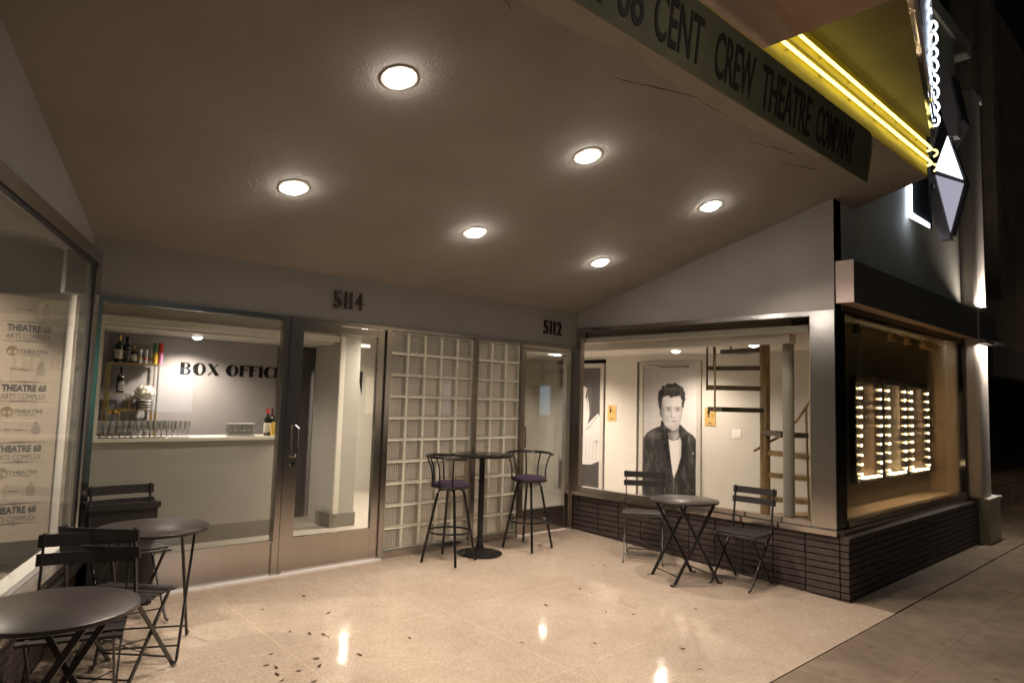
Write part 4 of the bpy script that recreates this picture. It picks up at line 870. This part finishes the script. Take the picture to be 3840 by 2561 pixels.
# sheet, figure built as layered print (y decreases to the right in the photo)
def Fy(u): return .74-u*.916          # u: 0 left .. 1 right on the door
J = lambda L: [(Fy(u), z) for u, z in L]
def inside(poly_, x, y):
    c = False; d = 9.
    n = len(poly_); j = n-1
    for i in range(n):
        xi, yi = poly_[i]; xj, yj = poly_[j]
        if (yi > y) != (yj > y) and x < (xj-xi)*(y-yi)/(yj-yi)+xi: c = not c
        dx, dy = xj-xi, yj-yi; t = max(0, min(1, ((x-xi)*dx+(y-yi)*dy)/(dx*dx+dy*dy+1e-9))); d = min(d, math.hypot(x-xi-t*dx, y-yi-t*dy)); j = i
    return d if c else -d
def sm(a, b, x): t = max(0, min(1, (x-a)/(b-a))); return t*t*(3-2*t)
def portrait(parent, og):
    # generic black-and-white print: young man, dark jacket, pale undershirt; U across the door (m), Z up (m)
    from mathutils import noise as nz
    k = .916
    pl = lambda L: [(a*k, b) for a, b in L]
    jacket = pl([(.01, -.1), (.995, -.1), (.995, 1.00), (.93, 1.06), (.84, 1.10), (.76, 1.16), (.71, 1.20), (.62, 1.05), (.50, 1.05), (.44, 1.12), (.40, 1.23), (.365, 1.235), (.355, 1.16), (.20, 1.11), (.08, 1.045), (.01, .95)])
    shirt = pl([(.455, 1.02), (.50, .975), (.58, .955), (.68, .98), (.735, 1.05), (.745, .90), (.73, .74), (.67, .56), (.605, .42), (.545, .58), (.485, .80)])
    neck = pl([(.455, 1.22), (.465, 1.02), (.52, .98), (.60, .962), (.68, 1.0), (.705, 1.07), (.70, 1.22)])
    face = pl([(.352, 1.54), (.342, 1.43), (.352, 1.32), (.38, 1.24), (.43, 1.17), (.50, 1.122), (.575, 1.102), (.64, 1.115), (.69, 1.17), (.728, 1.25), (.748, 1.35), (.752, 1.46), (.738, 1.56), (.66, 1.63), (.50, 1.64), (.40, 1.61)])
    hair = pl([(.34, 1.38), (.305, 1.46), (.285, 1.57), (.30, 1.65), (.345, 1.70), (.375, 1.75), (.43, 1.745), (.46, 1.785), (.53, 1.775), (.61, 1.80), (.67, 1.765), (.74, 1.74), (.785, 1.68), (.80, 1.62), (.795, 1.54), (.768, 1.42), (.748, 1.45), (.738, 1.54), (.705, 1.60), (.63, 1.59), (.54, 1.575), (.47, 1.605), (.41, 1.585), (.378, 1.55), (.366, 1.47), (.362, 1.39)])
    ear = pl([(.318, 1.40), (.325, 1.33), (.352, 1.275), (.375, 1.30), (.375, 1.41)])
    colL = pl([(.355, 1.24), (.43, 1.21), (.475, 1.10), (.50, .96), (.53, .78), (.585, .45), (.50, .62), (.41, .88), (.35, 1.06)])
    colR = pl([(.70, 1.20), (.685, 1.08), (.735, .95), (.735, .75), (.64, .46), (.76, .58), (.83, .85), (.86, 1.07), (.77, 1.15)])
    g = lambda x, y, cx, cy, sx, sy: math.exp(-((x-cx)/sx)**2-((y-cy)/sy)**2)
    def N(x, y, f, o=3): return nz.fractal(Vector((x*f, y*f, 3.1)), 1., 2., o)
    def col(U, Z):
        u = U/k
        v = .60+.10*sm(.3, .9, u)-.10*sm(1.3, 2.0, Z)-.08*sm(.4, 0, u)+.012*N(U, Z, 30)
        def lay(v, pg, c, e=.006): return v+(c-v)*sm(-e, e, inside(pg, U, Z))
        if Z < 1.3:
            f = .045+.05*max(0, N(U*1.5, Z*.7, 6, 4))+.05*max(0, math.sin(U*31+Z*9+2*N(U, Z, 5)))**4*.8+.07*g(u, Z, .2, 1.02, .18, .06)+.06*g(u, Z, .88, 1.0, .10, .06)
            v = lay(v, jacket, max(.012, f+.02*N(U, Z, 60, 2)))
        if Z < 1.25: v = lay(v, neck, .34-.20*sm(.62, .46, u)-.16*g(u, Z, .56, 1.12, .16, .05)+.12*g(u, Z, .64, 1.01, .04, .05))
        if Z < 1.1: v = lay(v, shirt, .74-.22*sm(.66, .75, u)-.12*g(u, Z, .50, .9, .03, .3)-.03*N(U, Z, 14), .005)
        if Z < 1.3:
            v = lay(v, colL, .03+.06*g(u, Z, .43, 1.14, .05, .05)+.02*N(U, Z, 20), .004); v = lay(v, colR, .035+.08*g(u, Z, .79, 1.08, .05, .05)+.02*N(U, Z, 20), .004)
            v += .25*math.exp(-((u-.60)/.008)**2)*sm(.46, .40, Z)*.6
        if Z > 1.08:
            v = lay(v, ear, .30-.12*g(u, Z, .35, 1.35, .015, .04))
            f = .60+.06*g(u, Z, .55, 1.52, .12, .07)
            f -= .36*sm(.47, .355, u)*sm(1.60, 1.40, Z)               # shadowed cheek on the left
            f -= .22*sm(.70, .755, u)
            f -= .20*g(u, Z, .50, 1.13, .12, .035)+.10*g(u, Z, .66, 1.17, .05, .05)   # jaw
            for cx in (.475, .645):
                f -= .30*g(u, Z, cx+.02, 1.432, .055, .011)+.22*g(u, Z, cx+.02, 1.41, .055, .022)   # brow, socket
                f -= .42*g(u, Z, cx+.022, 1.398, .020, .008)+.16*g(u, Z, cx+.025, 1.380, .045, .007)
            f -= .20*g(u, Z, .545, 1.35, .013, .05)-.10*g(u, Z, .59, 1.34, .014, .05)           # nose side / ridge
            f -= .26*g(u, Z, .575, 1.292, .034, .008)+.10*g(u, Z, .555, 1.31, .014, .02)
            f -= .10*g(u, Z, .60, 1.268, .02, .014)
            f -= .32*g(u, Z, .60, 1.238, .050, .006)+.18*g(u, Z, .60, 1.228, .040, .010)-.06*g(u, Z, .605, 1.214, .03, .006)+.14*g(u, Z, .60, 1.198, .035, .008)
            f -= .14*g(u, Z, .47, 1.27, .05, .06)+.08*g(u, Z, .70, 1.28, .03, .06)+.02*N(U, Z, 18)
            v = lay(v, face, max(.06, f), .005)
            d = inside(hair, U, Z)+.012*N(U, Z, 26, 3)
            if d > -.02:
                st = math.sin((U*1.1+.25*math.sin(Z*7+U*5))*150+4*N(U, Z, 9))*.5+.5
                h = .035+.11*st*max(0, .35+N(U*1.3, Z, 7, 3))+.16*g(u, Z, .58, 1.71, .13, .025)*st+.10*g(u, Z, .70, 1.63, .05, .04)*st
                v += (h-v)*sm(-.006, .007, d)
        return max(.006, min(.9, 0.78*max(v, 0)**1.14))
    nu, nzz = 112, 250; me = bpy.data.meshes.new('figure_print'); vs = []; fs = []; cs = []
    for j in range(nzz+1):
        for i in range(nu+1):
            U = .008+(.900)*i/nu; Z = .025+2.0*j/nzz; vs.append((LX-.0122-og[0], .735-.0+.0-(U-.008)*(.905/.900)-og[1], Z)); c = col(U+.006, Z); cs.append(c)
    for j in range(nzz):
        for i in range(nu): a = j*(nu+1)+i; fs.append((a, a+nu+1, a+nu+2, a+1))
    me.from_pydata(vs, [], fs); at = me.color_attributes.new('tone', 'FLOAT_COLOR', 'POINT')
    for q, c in enumerate(cs): at.data[q].color = (c, c*.965, c*.955, 1)
    mt = mat('photo_print_ink', (.5, .5, .5), .6, spec=.1); nt = mt.node_tree; va = nt.nodes.new('ShaderNodeVertexColor'); va.layer_name = 'tone'; nt.links.new(va.outputs[0], nt.nodes['Principled BSDF'].inputs['Base Color'])
    me.materials.append(mt); o = bpy.data.objects.new('figure_print', me); COL.objects.link(o); o.parent = parent
sheetp = MB().box(LX-.0118, LX-.0102, -.170, .735, .02, 2.03).build('photo_print', M['p_bg'], T, org=og)
def sp_(name, pts, lay, mt_): 
    o = MB().prism([(px_-.0012*lay, y, z) for y, z in J(pts)], (-.0008, 0, 0)).build(name, mt_, sheetp, org=og); return o
portrait(sheetp, og)
MB().tube([(LX-.012, -.14, .80), (LX-.05, -.14, .80)], .014, 10).build('handle', M['chrome'], T, org=og)
c_ = MB(); c_.box(LX-.06, LX-.026, -.05, .42, 2.012, 2.034); c_.bar((LX-.10, .50, 2.055), (LX-.05, .33, 2.02), .02, .008); c_.bar((LX-.10, .50, 2.055), (LX-.03, .70, 2.06), .02, .008); c_.build('closer', M['mid'] if 'mid' in M else M['p_mid'], T, org=og)
T, og = pdoor(1.578, 2.45, 'restroom door covered by a photo of pale pleated cloth on black, beside the corner')
MB().box(LX-.0118, LX-.0102, 1.582, 2.445, .02, 2.03).build('photo_print', M['p_dark'], T, org=og)
def wp(name, pts, lay, mt_): return MB().prism([(px_-.0012*lay, y, z) for y, z in pts], (-.0008, 0, 0)).build(name, mt_, T, org=og)
wp('pale_figure', [(2.44, 1.72), (2.2, 1.66), (1.95, 1.75), (1.86, 1.70), (1.90, 1.55), (1.82, 1.48), (1.80, 1.25), (1.84, 1.12), (1.75, 1.2), (1.62, 1.30), (1.585, 1.25), (1.585, .55), (1.75, .48), (1.95, .47), (2.1, .52), (2.44, .5)], 1, M['p_white'])
for k in range(9): wp('pleat', [(1.62+.07*k, 1.0-.02*k), (1.63+.07*k, 1.0-.02*k), (1.66+.075*k, .56), (1.65+.075*k, .55)], 2, M['p_shade'])
wp('drape_shadow', [(1.60, 1.28), (1.70, 1.18), (1.80, 1.06), (1.92, 1.0), (1.78, 1.10), (1.68, 1.22)], 2, M['p_mid'])
wp('arm_shadow', [(1.86, 1.60), (1.83, 1.48), (1.83, 1.30), (1.87, 1.40)], 2, M['p_shade'])
MB().tube([(LX-.012, 1.64, .86), (LX-.05, 1.64, .86)], .014, 10).build('handle', M['chrome'], T, org=og)
# gold restroom signs
def wcsign(y0, y1, z0, z1, txt, label):
    T = empty('restroom_sign', (LX-.008, (y0+y1)/2, (z0+z1)/2), label, 'sign'); og = (LX-.008, (y0+y1)/2, (z0+z1)/2)
    MB().box(LX-.008, LX-.001, y0, y1, z0, z1).build('plate', M['gold_sign'], T, org=og, bevel=.003)
    yc = (y0+y1)/2+.022; zc = z0+(z1-z0)*.68; x = LX-.0088
    mb = MB()
    mb.lathe([(0, -.010), (.008, -.007), (.011, 0), (.008, .007), (0, .010)], (x, yc, zc+.050), 10)
    if txt == 'MEN': mb.box(x-.001, x+.0005, yc-.013, yc+.013, zc-.005, zc+.036); mb.box(x-.001, x+.0005, yc-.011, yc-.002, zc-.055, zc-.0052); mb.box(x-.001, x+.0005, yc+.002, yc+.011, zc-.055, zc-.0052); mb.box(x-.001, x+.0005, yc-.020, yc-.0145, zc-.005, zc+.034); mb.box(x-.001, x+.0005, yc+.0145, yc+.020, zc-.005, zc+.034)
    else: mb.prism([(x, yc-.006, zc+.036), (x, yc+.006, zc+.036), (x, yc+.022, zc-.020), (x, yc-.022, zc-.020)], (-.001, 0, 0)); mb.box(x-.001, x+.0005, yc-.009, yc-.002, zc-.055, zc-.0205); mb.box(x-.001, x+.0005, yc+.002, yc+.009, zc-.055, zc-.0205)
    mb.tube([(x, yc-.060+.014*math.cos(a_), zc-.038+.014*math.sin(a_)) for a_ in [k*PI/5 for k in range(10)]], .002, 5, closed=True); mb.bar((x, yc-.052, zc-.02), (x, yc-.048, zc+.012), .004, .002); mb.bar((x, yc-.052, zc-.02), (x, yc-.072, zc-.022), .004, .002)
    mb.text(txt, (x, (y0+y1)/2+(.022 if txt == 'MEN' else .038), z0+.028), (0, -1, 0), (0, 0, 1), .016, .044 if txt == 'MEN' else .076, .001, bold=.02)
    mb.build('pictogram', M['black'], T, org=og)
wcsign(-.468, -.301, 1.198, 1.446, 'MEN', 'gold MEN restroom sign right of the young man photo door')
wcsign(1.265, 1.435, 1.195, 1.438, 'WOMEN', 'gold WOMEN restroom sign right of the pale cloth photo door')
T = empty('light_switch', (LX-.006, -.785, 1.108), 'double white light switch on the lobby wall', 'switch'); og = (LX-.006, -.785, 1.108)
MB().box(LX-.007, LX-.001, -.850, -.721, 1.048, 1.168).build('plate', M['white'], T, org=og, bevel=.003)
for y in (-.815, -.757): MB().box(LX-.012, LX-.0072, y-.018, y+.018, 1.07, 1.146).build('rocker', M['trim'], T, org=og, bevel=.002)
MB().prism([(2.10, 4.18, 1.86), (2.19, 4.18, 1.86), (2.185, 4.18, 1.50)], (0, .01, 0)).build('wall_pennant', M['mat_black'], label='narrow black pennant hanging on the corridor wall behind the main door', cat='pennant')
# lobby lights
downlight('interior_downlight', (4.30, -.28, 2.198), .085, M['lamp_in'], P_LOBBY*.85, 'round downlight in the lobby ceiling above the photo doors')
downlight('interior_downlight', (4.1, 1.7, 2.198), .085, M['lamp_in'], P_LOBBY*1.25, 'round downlight seen through the narrow corner door')
downlight('interior_downlight', (3.9, -1.6, 2.198), .085, M['lamp_in'], P_LOBBY*.55, 'round downlight hidden by the spiral stair top')
downlight('interior_downlight', (1.2, 1.3, 2.458), .085, M['lamp_in'], P_LOBBY*2.0, 'round downlight behind the wide glass block panel')
downlight('interior_downlight', (1.6, 3.2, 2.458), .085, M['lamp_in'], P_LOBBY*1.2, 'round downlight deep in the corridor behind the main door')
downlight('interior_downlight', (-.9, .75, 2.458), .085, M['lamp_in'], P_LOBBY*.28, 'round downlight above the floor before the box office hatch')
downlight('interior_downlight', (-3.6, .35, 2.698), .085, M['lamp_in'], P_LOBBY*1.9, 'round downlight before the logo banner in the left shop')
downlight('interior_downlight', (3.5, 2.35, 2.198), .085, M['lamp_in'], P_LOBBY*1.3, 'unseen downlight added to brighten the end wall behind the corner door')  # extra lamp added to brighten the end wall
downlight('interior_downlight', (.45, .62, 2.458), .085, M['lamp_in'], P_LOBBY*.5, 'unseen downlight added to light the wide glass block panel from behind', spot=R(95))  # lamp added close behind the blocks to brighten them
downlight('interior_downlight', (1.55, .62, 2.458), .085, M['lamp_in'], P_LOBBY*.5, 'unseen downlight added to light the narrow glass block panel from behind', spot=R(95))  # likewise added, for the narrow block panel
# spiral stair
ST = empty('spiral_stair', (3.73, -1.82, 0), 'ochre steel spiral stair inside the lobby window', 'stair'); og = (3.73, -1.82, 0)
MB().tube([(3.73, -1.82, 0), (3.73, -1.82, 2.2)], .055, 18).build('centre_pole', M['goldwood'], ST, smooth=True, org=og)
def tread(z, ang, mt_, ln_=.62):
    a_ = R(ang); d = Vector((math.cos(a_), math.sin(a_), 0)); n_ = Vector((-d.y, d.x, 0)); c = Vector((3.73, -1.82, z))
    p = [c+d*.05-n_*.05, c+d*.05+n_*.05, c+d*ln_+n_*.15, c+d*ln_-n_*.15]
    MB().prism([q-Vector((0, 0, .045)) for q in p], (0, 0, .05)).build('tread', mt_, ST, org=og)
    return c+d*ln_
# viewed: upper treads to the left of pole, lower ones to the right
ends = []
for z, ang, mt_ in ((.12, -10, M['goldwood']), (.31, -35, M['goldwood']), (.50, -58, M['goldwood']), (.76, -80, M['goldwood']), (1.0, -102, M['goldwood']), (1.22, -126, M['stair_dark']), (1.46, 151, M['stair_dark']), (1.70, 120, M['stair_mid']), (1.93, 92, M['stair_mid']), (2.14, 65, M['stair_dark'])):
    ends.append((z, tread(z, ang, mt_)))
for z, e in ends[6:]:
    MB().tube([e+Vector((0, 0, -.05)), e+Vector((0, 0, min(.75, 2.2-z)))], .011, 7).build('baluster', M['goldwood'] if z < 1.6 else M['stair_dark'], ST, org=og)
MB().tube([(3.655, -1.865, .95), (3.655, -1.865, 2.2)], .013, 7).build('baluster', M['goldwood'], ST, org=og)
MB().tube([(3.73, -1.69, .985), (3.73, -1.86, 1.09), (3.73, -2.03, 1.19), (3.72, -2.18, 1.34), (3.70, -2.34, 1.56)], .014, 8).build('handrail', M['goldwood'], ST, smooth=True, org=og)
MB().tube([(3.75, -2.30, .0), (3.70, -2.29, 1.5)], .012, 8).build('baluster', M['goldwood'], ST, smooth=True, org=og)
MB().tube([(3.18, -2.345, 0), (3.18, -2.345, 2.2)], .055, 20).build('support_column', M['grey_col'], label='grey round steel column in front of the spiral stair', cat='column', smooth=True)

# ------------------------------------------------------------------ furniture
def bistro_chair(label):
    T = empty('bistro_chair', (0, 0, 0), label, 'chair', 'folding bistro chairs in the entry')
    F = M['furn']
    # facing +Y.  uprights run from back top to the front foot; short legs cross them
    mb = MB()
    for k in range(6):
        y = -.155+k*.062; z = .452-.006*math.sin(k/5*PI)-(.012 if k == 5 else 0)
        mb.obox((0, y, z), (.205, 0, 0), (0, .0245, .0), (0, 0, .006))
    for s_ in (-1, 1): mb.obox((s_*.165, 0, .442), (.008, 0, 0), (0, .175, 0), (0, 0, .006))
    mb.build('seat', F, T, bevel=.002)
    for z, y, h_ in ((.802, -.232, .030), (.715, -.215, .028)):
        mb = MB()
        for k in range(6):
            x0, x1 = -.21+.07*k, -.14+.07*k; cv = lambda x: -.018*(1-(x/.21)**2)
            mb.b.faces.ensure_lookup_table()
            p = [(x0, y+cv(x0), z-h_), (x1, y+cv(x1), z-h_), (x1, y+cv(x1)-.012, z-h_), (x0, y+cv(x0)-.012, z-h_)]
            mb.prism(p, (0, -.008, 2*h_))
        bmesh.ops.remove_doubles(mb.b, verts=mb.b.verts, dist=.0004)
        mb.build('back_slat', F, T)
    for s_ in (-1, 1):
        x = s_*.185
        MB().bar((x, -.238, .84), (x, -.185, .46), .011, .020, (1, 0, 0)).bar((x, -.187, .465), (x, .205, .012), .010, .020, (1, 0, 0)).tube([(x, .20, .018), (x, .222, .007), (x, .24, .008), (x, .247, .018)], .007, 6).build('leg', F, T)
        x = s_*.168
        MB().bar((x, .165, .442), (x, -.205, .012), .010, .020, (1, 0, 0)).tube([(x, -.20, .018), (x, -.222, .007), (x, -.24, .008), (x, -.247, .018)], .007, 6).build('leg', F, T)
    MB().tube([(-.185, .155, .068), (.185, .155, .068)], .005, 6).build('crossbar', F, T)
    MB().tube([(-.168, -.16, .062), (.168, -.16, .062)], .005, 6).build('crossbar', F, T)
    MB().tube([(-.168, -.02, .225), (.168, .06, .10)], .003, 5).tube([(.168, -.02, .225), (-.168, .06, .10)], .003, 5).build('brace', F, T)
    return T
def bistro_table(label):
    T = empty('bistro_table', (0, 0, 0), label, 'table', 'round bistro tables in the entry')
    MB().lathe([(0, .712), (.300, .712), (.304, .709), (.304, .694), (.300, .692), (.298, .704), (0, .704)], n=56).build('tabletop', M['tabletop'], T, smooth=True)
    F = M['furn']
    for s_ in (-1, 1):
        x = s_*.205
        MB().bar((x, -.215, .015), (x, .19, .70), .013, .026, (1, 0, 0)).tube([(x, -.21, .018), (x, -.235, .007), (x, -.252, .009), (x, -.258, .02)], .008, 6).build('leg', F, T)
        x = s_*.187
        MB().bar((x, .215, .015), (x, -.19, .70), .013, .026, (1, 0, 0)).tube([(x, .21, .018), (x, .235, .007), (x, .252, .009), (x, .258, .02)], .008, 6).build('leg', F, T)
    MB().tube([(-.205, -.175, .075), (.205, -.175, .075)], .0055, 6).build('crossbar', F, T); MB().tube([(-.187, .175, .075), (.187, .175, .075)], .0055, 6).build('crossbar', F, T)
    MB().box(-.21, .21, .175, .20, .686, .70).box(-.21, .21, -.20, -.175, .686, .70).build('support_rail', F, T)
    return T
def place(o, x, y, rz, label=None, tilt=True):
    o.location = (x, y, fz(y)); o.rotation_euler = (0, 0, rz)
    if label: o['label'] = label
def face(dx, dy): return math.atan2(-dx, dy)   # rotation that turns +Y to (dx,dy)
t0 = bistro_table('round grey bistro table between two chairs by the brick wall'); place(t0, 1.935, -1.955, R(66.3))
t1 = dup(t0, (0, 0, 0), label='round grey bistro table beside the box office window'); place(t1, -2.235, -1.005, R(-26.8))
t2 = dup(t0, (0, 0, 0), label='dark round bistro table cut by the left picture edge, nearest the camera'); place(t2, -2.93, -2.225, R(58))
ch = bistro_chair('bistro chair right of the table by the brick wall, nearest the steel column'); place(ch, 2.30, -2.32, face(-1, -.02))
def chair(x, y, dx, dy, lb): c = dup(ch, (0, 0, 0), label=lb); place(c, x, y, face(dx, dy)); return c
chair(2.20, -1.315, -.82, -.57, 'bistro chair left of the table by the brick wall, below the photo door')
chair(-2.205, -.40, .06, -1, 'bistro chair backed against the box office window')
chair(-2.45, -1.31, .72, .69, 'bistro chair between the two left tables with its back to the shop window')
chair(-2.745, -1.72, -.30, -.954, 'bistro chair behind the nearest table, facing the camera')
BI = empty('black_bin', (-2.2, -.12, 0), 'black plastic bin with a raised rim behind the leftmost chair', 'bin'); og = (-2.2, -.12, 0)
MB().prism([(-2.40, -.03, 0), (-1.99, -.03, 0), (-1.99, -.21, 0), (-2.40, -.21, 0)], (0, 0, .655)).build('bin_body', M['bin'], BI, org=og, bevel=.012, seg=2)
mb = MB(); mb.box(-2.415, -1.975, -.225, -.205, .656, .70); mb.box(-2.415, -1.975, -.035, -.015, .656, .70); mb.box(-2.415, -2.395, -.205, -.035, .656, .70); mb.box(-1.995, -1.975, -.205, -.035, .656, .70); mb.build('rim', M['bin'], BI, org=og, bevel=.004)
MB().tube([(-2.22, -.214, .52), (-2.14, -.216, .515), (-2.08, -.216, .525), (-2.05, -.216, .54)], .004, 6).build('moulded_handle', M['tabletop'], BI, org=og)

def bar_stool(label):
    T = empty('bar_stool', (0, 0, 0), label, 'bar stool', 'purple cushioned bar stools'); F = M['pub']
    for k in range(4):
        a_ = k*PI/2; u = Vector((math.cos(a_), math.sin(a_), 0))
        MB().tube([u*.03+Vector((0, 0, .655)), u*.085+Vector((0, 0, .655)), u*.112+Vector((0, 0, .645)), u*.126+Vector((0, 0, .615)), u*.255+Vector((0, 0, .0))], .0125, 10).build('leg', F, T, smooth=True)
    MB().tube([(.197*math.cos(k*PI/16), .197*math.sin(k*PI/16), .275) for k in range(32)], .0095, 8, closed=True).build('foot_ring', F, T, smooth=True)
    MB().lathe([(0, .672), (.09, .672), (.09, .66), (.05, .645), (0, .645)], n=20).build('swivel_plate', F, T, smooth=True)
    MB().tube([(.178*math.cos(k*PI/16), .178*math.sin(k*PI/16), .685) for k in range(32)], .012, 8, closed=True).build('seat_ring', F, T, smooth=True)
    MB().lathe([(0, .678), (.168, .678), (.174, .694), (.166, .712), (.13, .726), (.06, .733), (0, .734)], n=36).build('seat', M['purple'], T, smooth=True)
    # back: rail opens towards +X
    pts = []
    for k in range(23):
        a_ = R(68+224*k/22); rr = .235; pts.append((rr*math.cos(a_), rr*math.sin(a_), .945+.012*math.cos((k-11)/11*PI/2)))
    MB().tube(pts, [.011]+[.0135]*21+[.011], 8).build('back_rail', F, T, smooth=True)
    for k in range(5):
        a_ = R(100+160*k/4); c, s_ = math.cos(a_), math.sin(a_)
        MB().tube([(c*.178, s_*.178, .685), (c*.180, s_*.180, .78), (c*.195, s_*.195, .86), (c*.232, s_*.232, .945)], .008, 7).build('spindle', F, T, smooth=True)
    return T
s1 = bar_stool('black bar stool with purple seat left of the tall table, by the glass blocks'); place(s1, .474, -.394, R(-24))
s2 = dup(s1, (0, 0, 0), label='black bar stool with purple seat right of the tall table before the corner door'); place(s2, 1.476, -.407, R(-124))
PT = empty('pub_table', (0, 0, 0), 'tall black pedestal table between the two bar stools', 'table'); F = M['pub']
MB().lathe([(0, 0), (.218, 0), (.222, .006), (.20, .016), (.10, .034), (.045, .055), (.034, .09), (.030, .10), (0, .10)], n=44).build('base', F, PT, smooth=True)
MB().lathe([(.0285, .085), (.0285, .925)], n=20).build('column', F, PT, smooth=True)
MB().lathe([(0, .925), (.07, .925), (.30, .934), (.304, .938), (.304, .952), (.300, .955), (0, .955)], n=56).build('tabletop', M['pub'], PT, smooth=True)
place(PT, .905, -.325, 0)

for x, y, lb in ((-2.7, -4.95, 'unseen downlight added under the marquee for the pavement, left end'), (-.75, -4.75, 'unseen downlight added under the marquee for the pavement, right end')):
    downlight('marquee_fill_light', (x, y, 3.528), .10, M['lamp'], P_DOWN*.13, lb)  # unseen lamps added under the marquee to brighten the pavement
# ------------------------------------------------------------------ leaves on the terrazzo
lv = [(.366, -1.754), (.907, -1.619), (.92, -1.737), (1.659, -1.26), (1.549, -1.216), (.652, -2.106), (.781, -2.262), (.097, -2.465), (1.314, -2.46), (.521, -2.86), (.332, -3.106), (-1.046, -.603), (-1.409, -.717), (-1.07, -1.02), (-1.432, -1.194), (-1.344, -1.295), (-1.278, -1.354), (-1.272, -1.408), (-.856, -1.707), (-1.25, -1.759), (-1.671, -1.46), (-1.757, -1.592), (-1.721, -1.644), (-1.516, -1.764), (-1.766, -1.822), (-1.484, -1.665), (-1.642, -1.761), (-.299, -2.181), (.375, -.30), (-1.755, -1.735), (-1.634, -1.929)]
lf = None
for i, (x, y) in enumerate(lv):
    lb = 'tiny dry brown leaf scrap on the right half of the terrazzo' if x > -.5 else 'tiny dry brown leaf scrap scattered before the box office'
    if lf is None:
        mb = MB()
        v = [mb.b.verts.new(q) for q in ((-.016, 0, .003), (-.005, -.007, .001), (.008, -.006, .002), (.018, .001, .005), (.006, .007, .002), (-.007, .006, .001), (0, 0, .005))]
        for k in range(6): mb.b.faces.new((v[k], v[(k+1) % 6], v[6]))
        lf = mb.build('dry_leaf', M['leaf'], label=lb, cat='leaf', group='dry leaf scraps on the terrazzo'); o = lf
    else: o = lf.copy(); COL.objects.link(o); o['label'] = lb
    s_ = random.uniform(.8, 1.6); o.location = (x, y, fz(y)+.001); o.rotation_euler = (0, 0, random.uniform(0, 6.3)); o.scale = (s_, s_, s_)

# ------------------------------------------------------------------ unseen street lamp, added off frame to brighten the street side
SL = empty('street_fill_lamp', (-9, -7.3, -.4), 'unseen street lamp added at the kerb to brighten the pavement', 'street lamp')
MB().tube([(0, 0, 0), (0, 0, 6.4), (.3, .3, 6.9), (1.0, .9, 7.1)], [.08, .055, .045, .04], 10).build('post', M['eyebrow'], SL, smooth=True)
MB().obox((1.2, 1.05, 7.08), (.26, .2, 0), (-.09, .12, 0), (0, 0, .05)).build('lamp_head', M['eyebrow'], SL, bevel=.02)
ld = bpy.data.lights.new('street', 'SPOT'); ld.energy = P_STREET_FILL; ld.color = (1, .68, .42); ld.spot_size = R(150); ld.spot_blend = 1; ld.shadow_soft_size = .15
lo = bpy.data.objects.new('light', ld); COL.objects.link(lo); lo.parent = SL; lo.location = (1.2, 1.05, 6.95)

def fill_lamp_post(loc, pw, label):
    t = empty('street_fill_lamp', loc, label, 'street lamp')
    MB().tube([(0, 0, 0), (0, 0, 6.4), (.3, .3, 6.9), (1.0, .9, 7.1)], [.08, .055, .045, .04], 10).build('post', M['eyebrow'], t, smooth=True)
    MB().obox((1.2, 1.05, 7.08), (.26, .2, 0), (-.09, .12, 0), (0, 0, .05)).build('lamp_head', M['eyebrow'], t, bevel=.02)
    l_ = bpy.data.lights.new('street', 'SPOT'); l_.energy = pw; l_.color = (1, .70, .45); l_.spot_size = R(140); l_.spot_blend = 1; l_.shadow_soft_size = .15
    o = bpy.data.objects.new('light', l_); COL.objects.link(o); o.parent = t; o.location = (1.2, 1.05, 6.95)
fill_lamp_post((15, -7.3, -.4), 420, 'unseen street lamp added farther down the kerb to brighten the far pavement')  # second unseen lamp, added to lift the far end of the pavement
# building across the road, unseen; glowing windows added for reflections in glass and steel
XB = empty('unseen_opposite_building', (0, -24, -.4), 'unseen dark building across the road behind the viewpoint, with glowing windows added for reflections', 'building'); og = (0, -24, -.4)
MB().box(-30, 40, -30, -24, -.45, 9).build('wall', M['dark_bldg'], XB, org=og)
lit = [emis('reflect_glow_warm', (1, .72, .42), 2.2), emis('reflect_glow_cool', (.55, .75, 1), 2.0), emis('reflect_glow_green', (.15, .8, .45), 1.6)]
for k in range(14):
    x = -26+k*4.4+random.uniform(-.6, .6)
    if k % 3 != 2: MB().box(x, x+random.uniform(.8, 2.2), -23.99, -23.93, .6, 2.4).build('added_glow_window', lit[(0, 1, 0, 0, 1, 0, 2, 1, 0, 0, 1, 2, 0, 1)[k]], XB, org=og)
    if k % 4 == 1: MB().box(x, x+1.6, -23.99, -23.93, 4.4, 5.6).build('added_upper_glow_window', lit[0], XB, org=og)
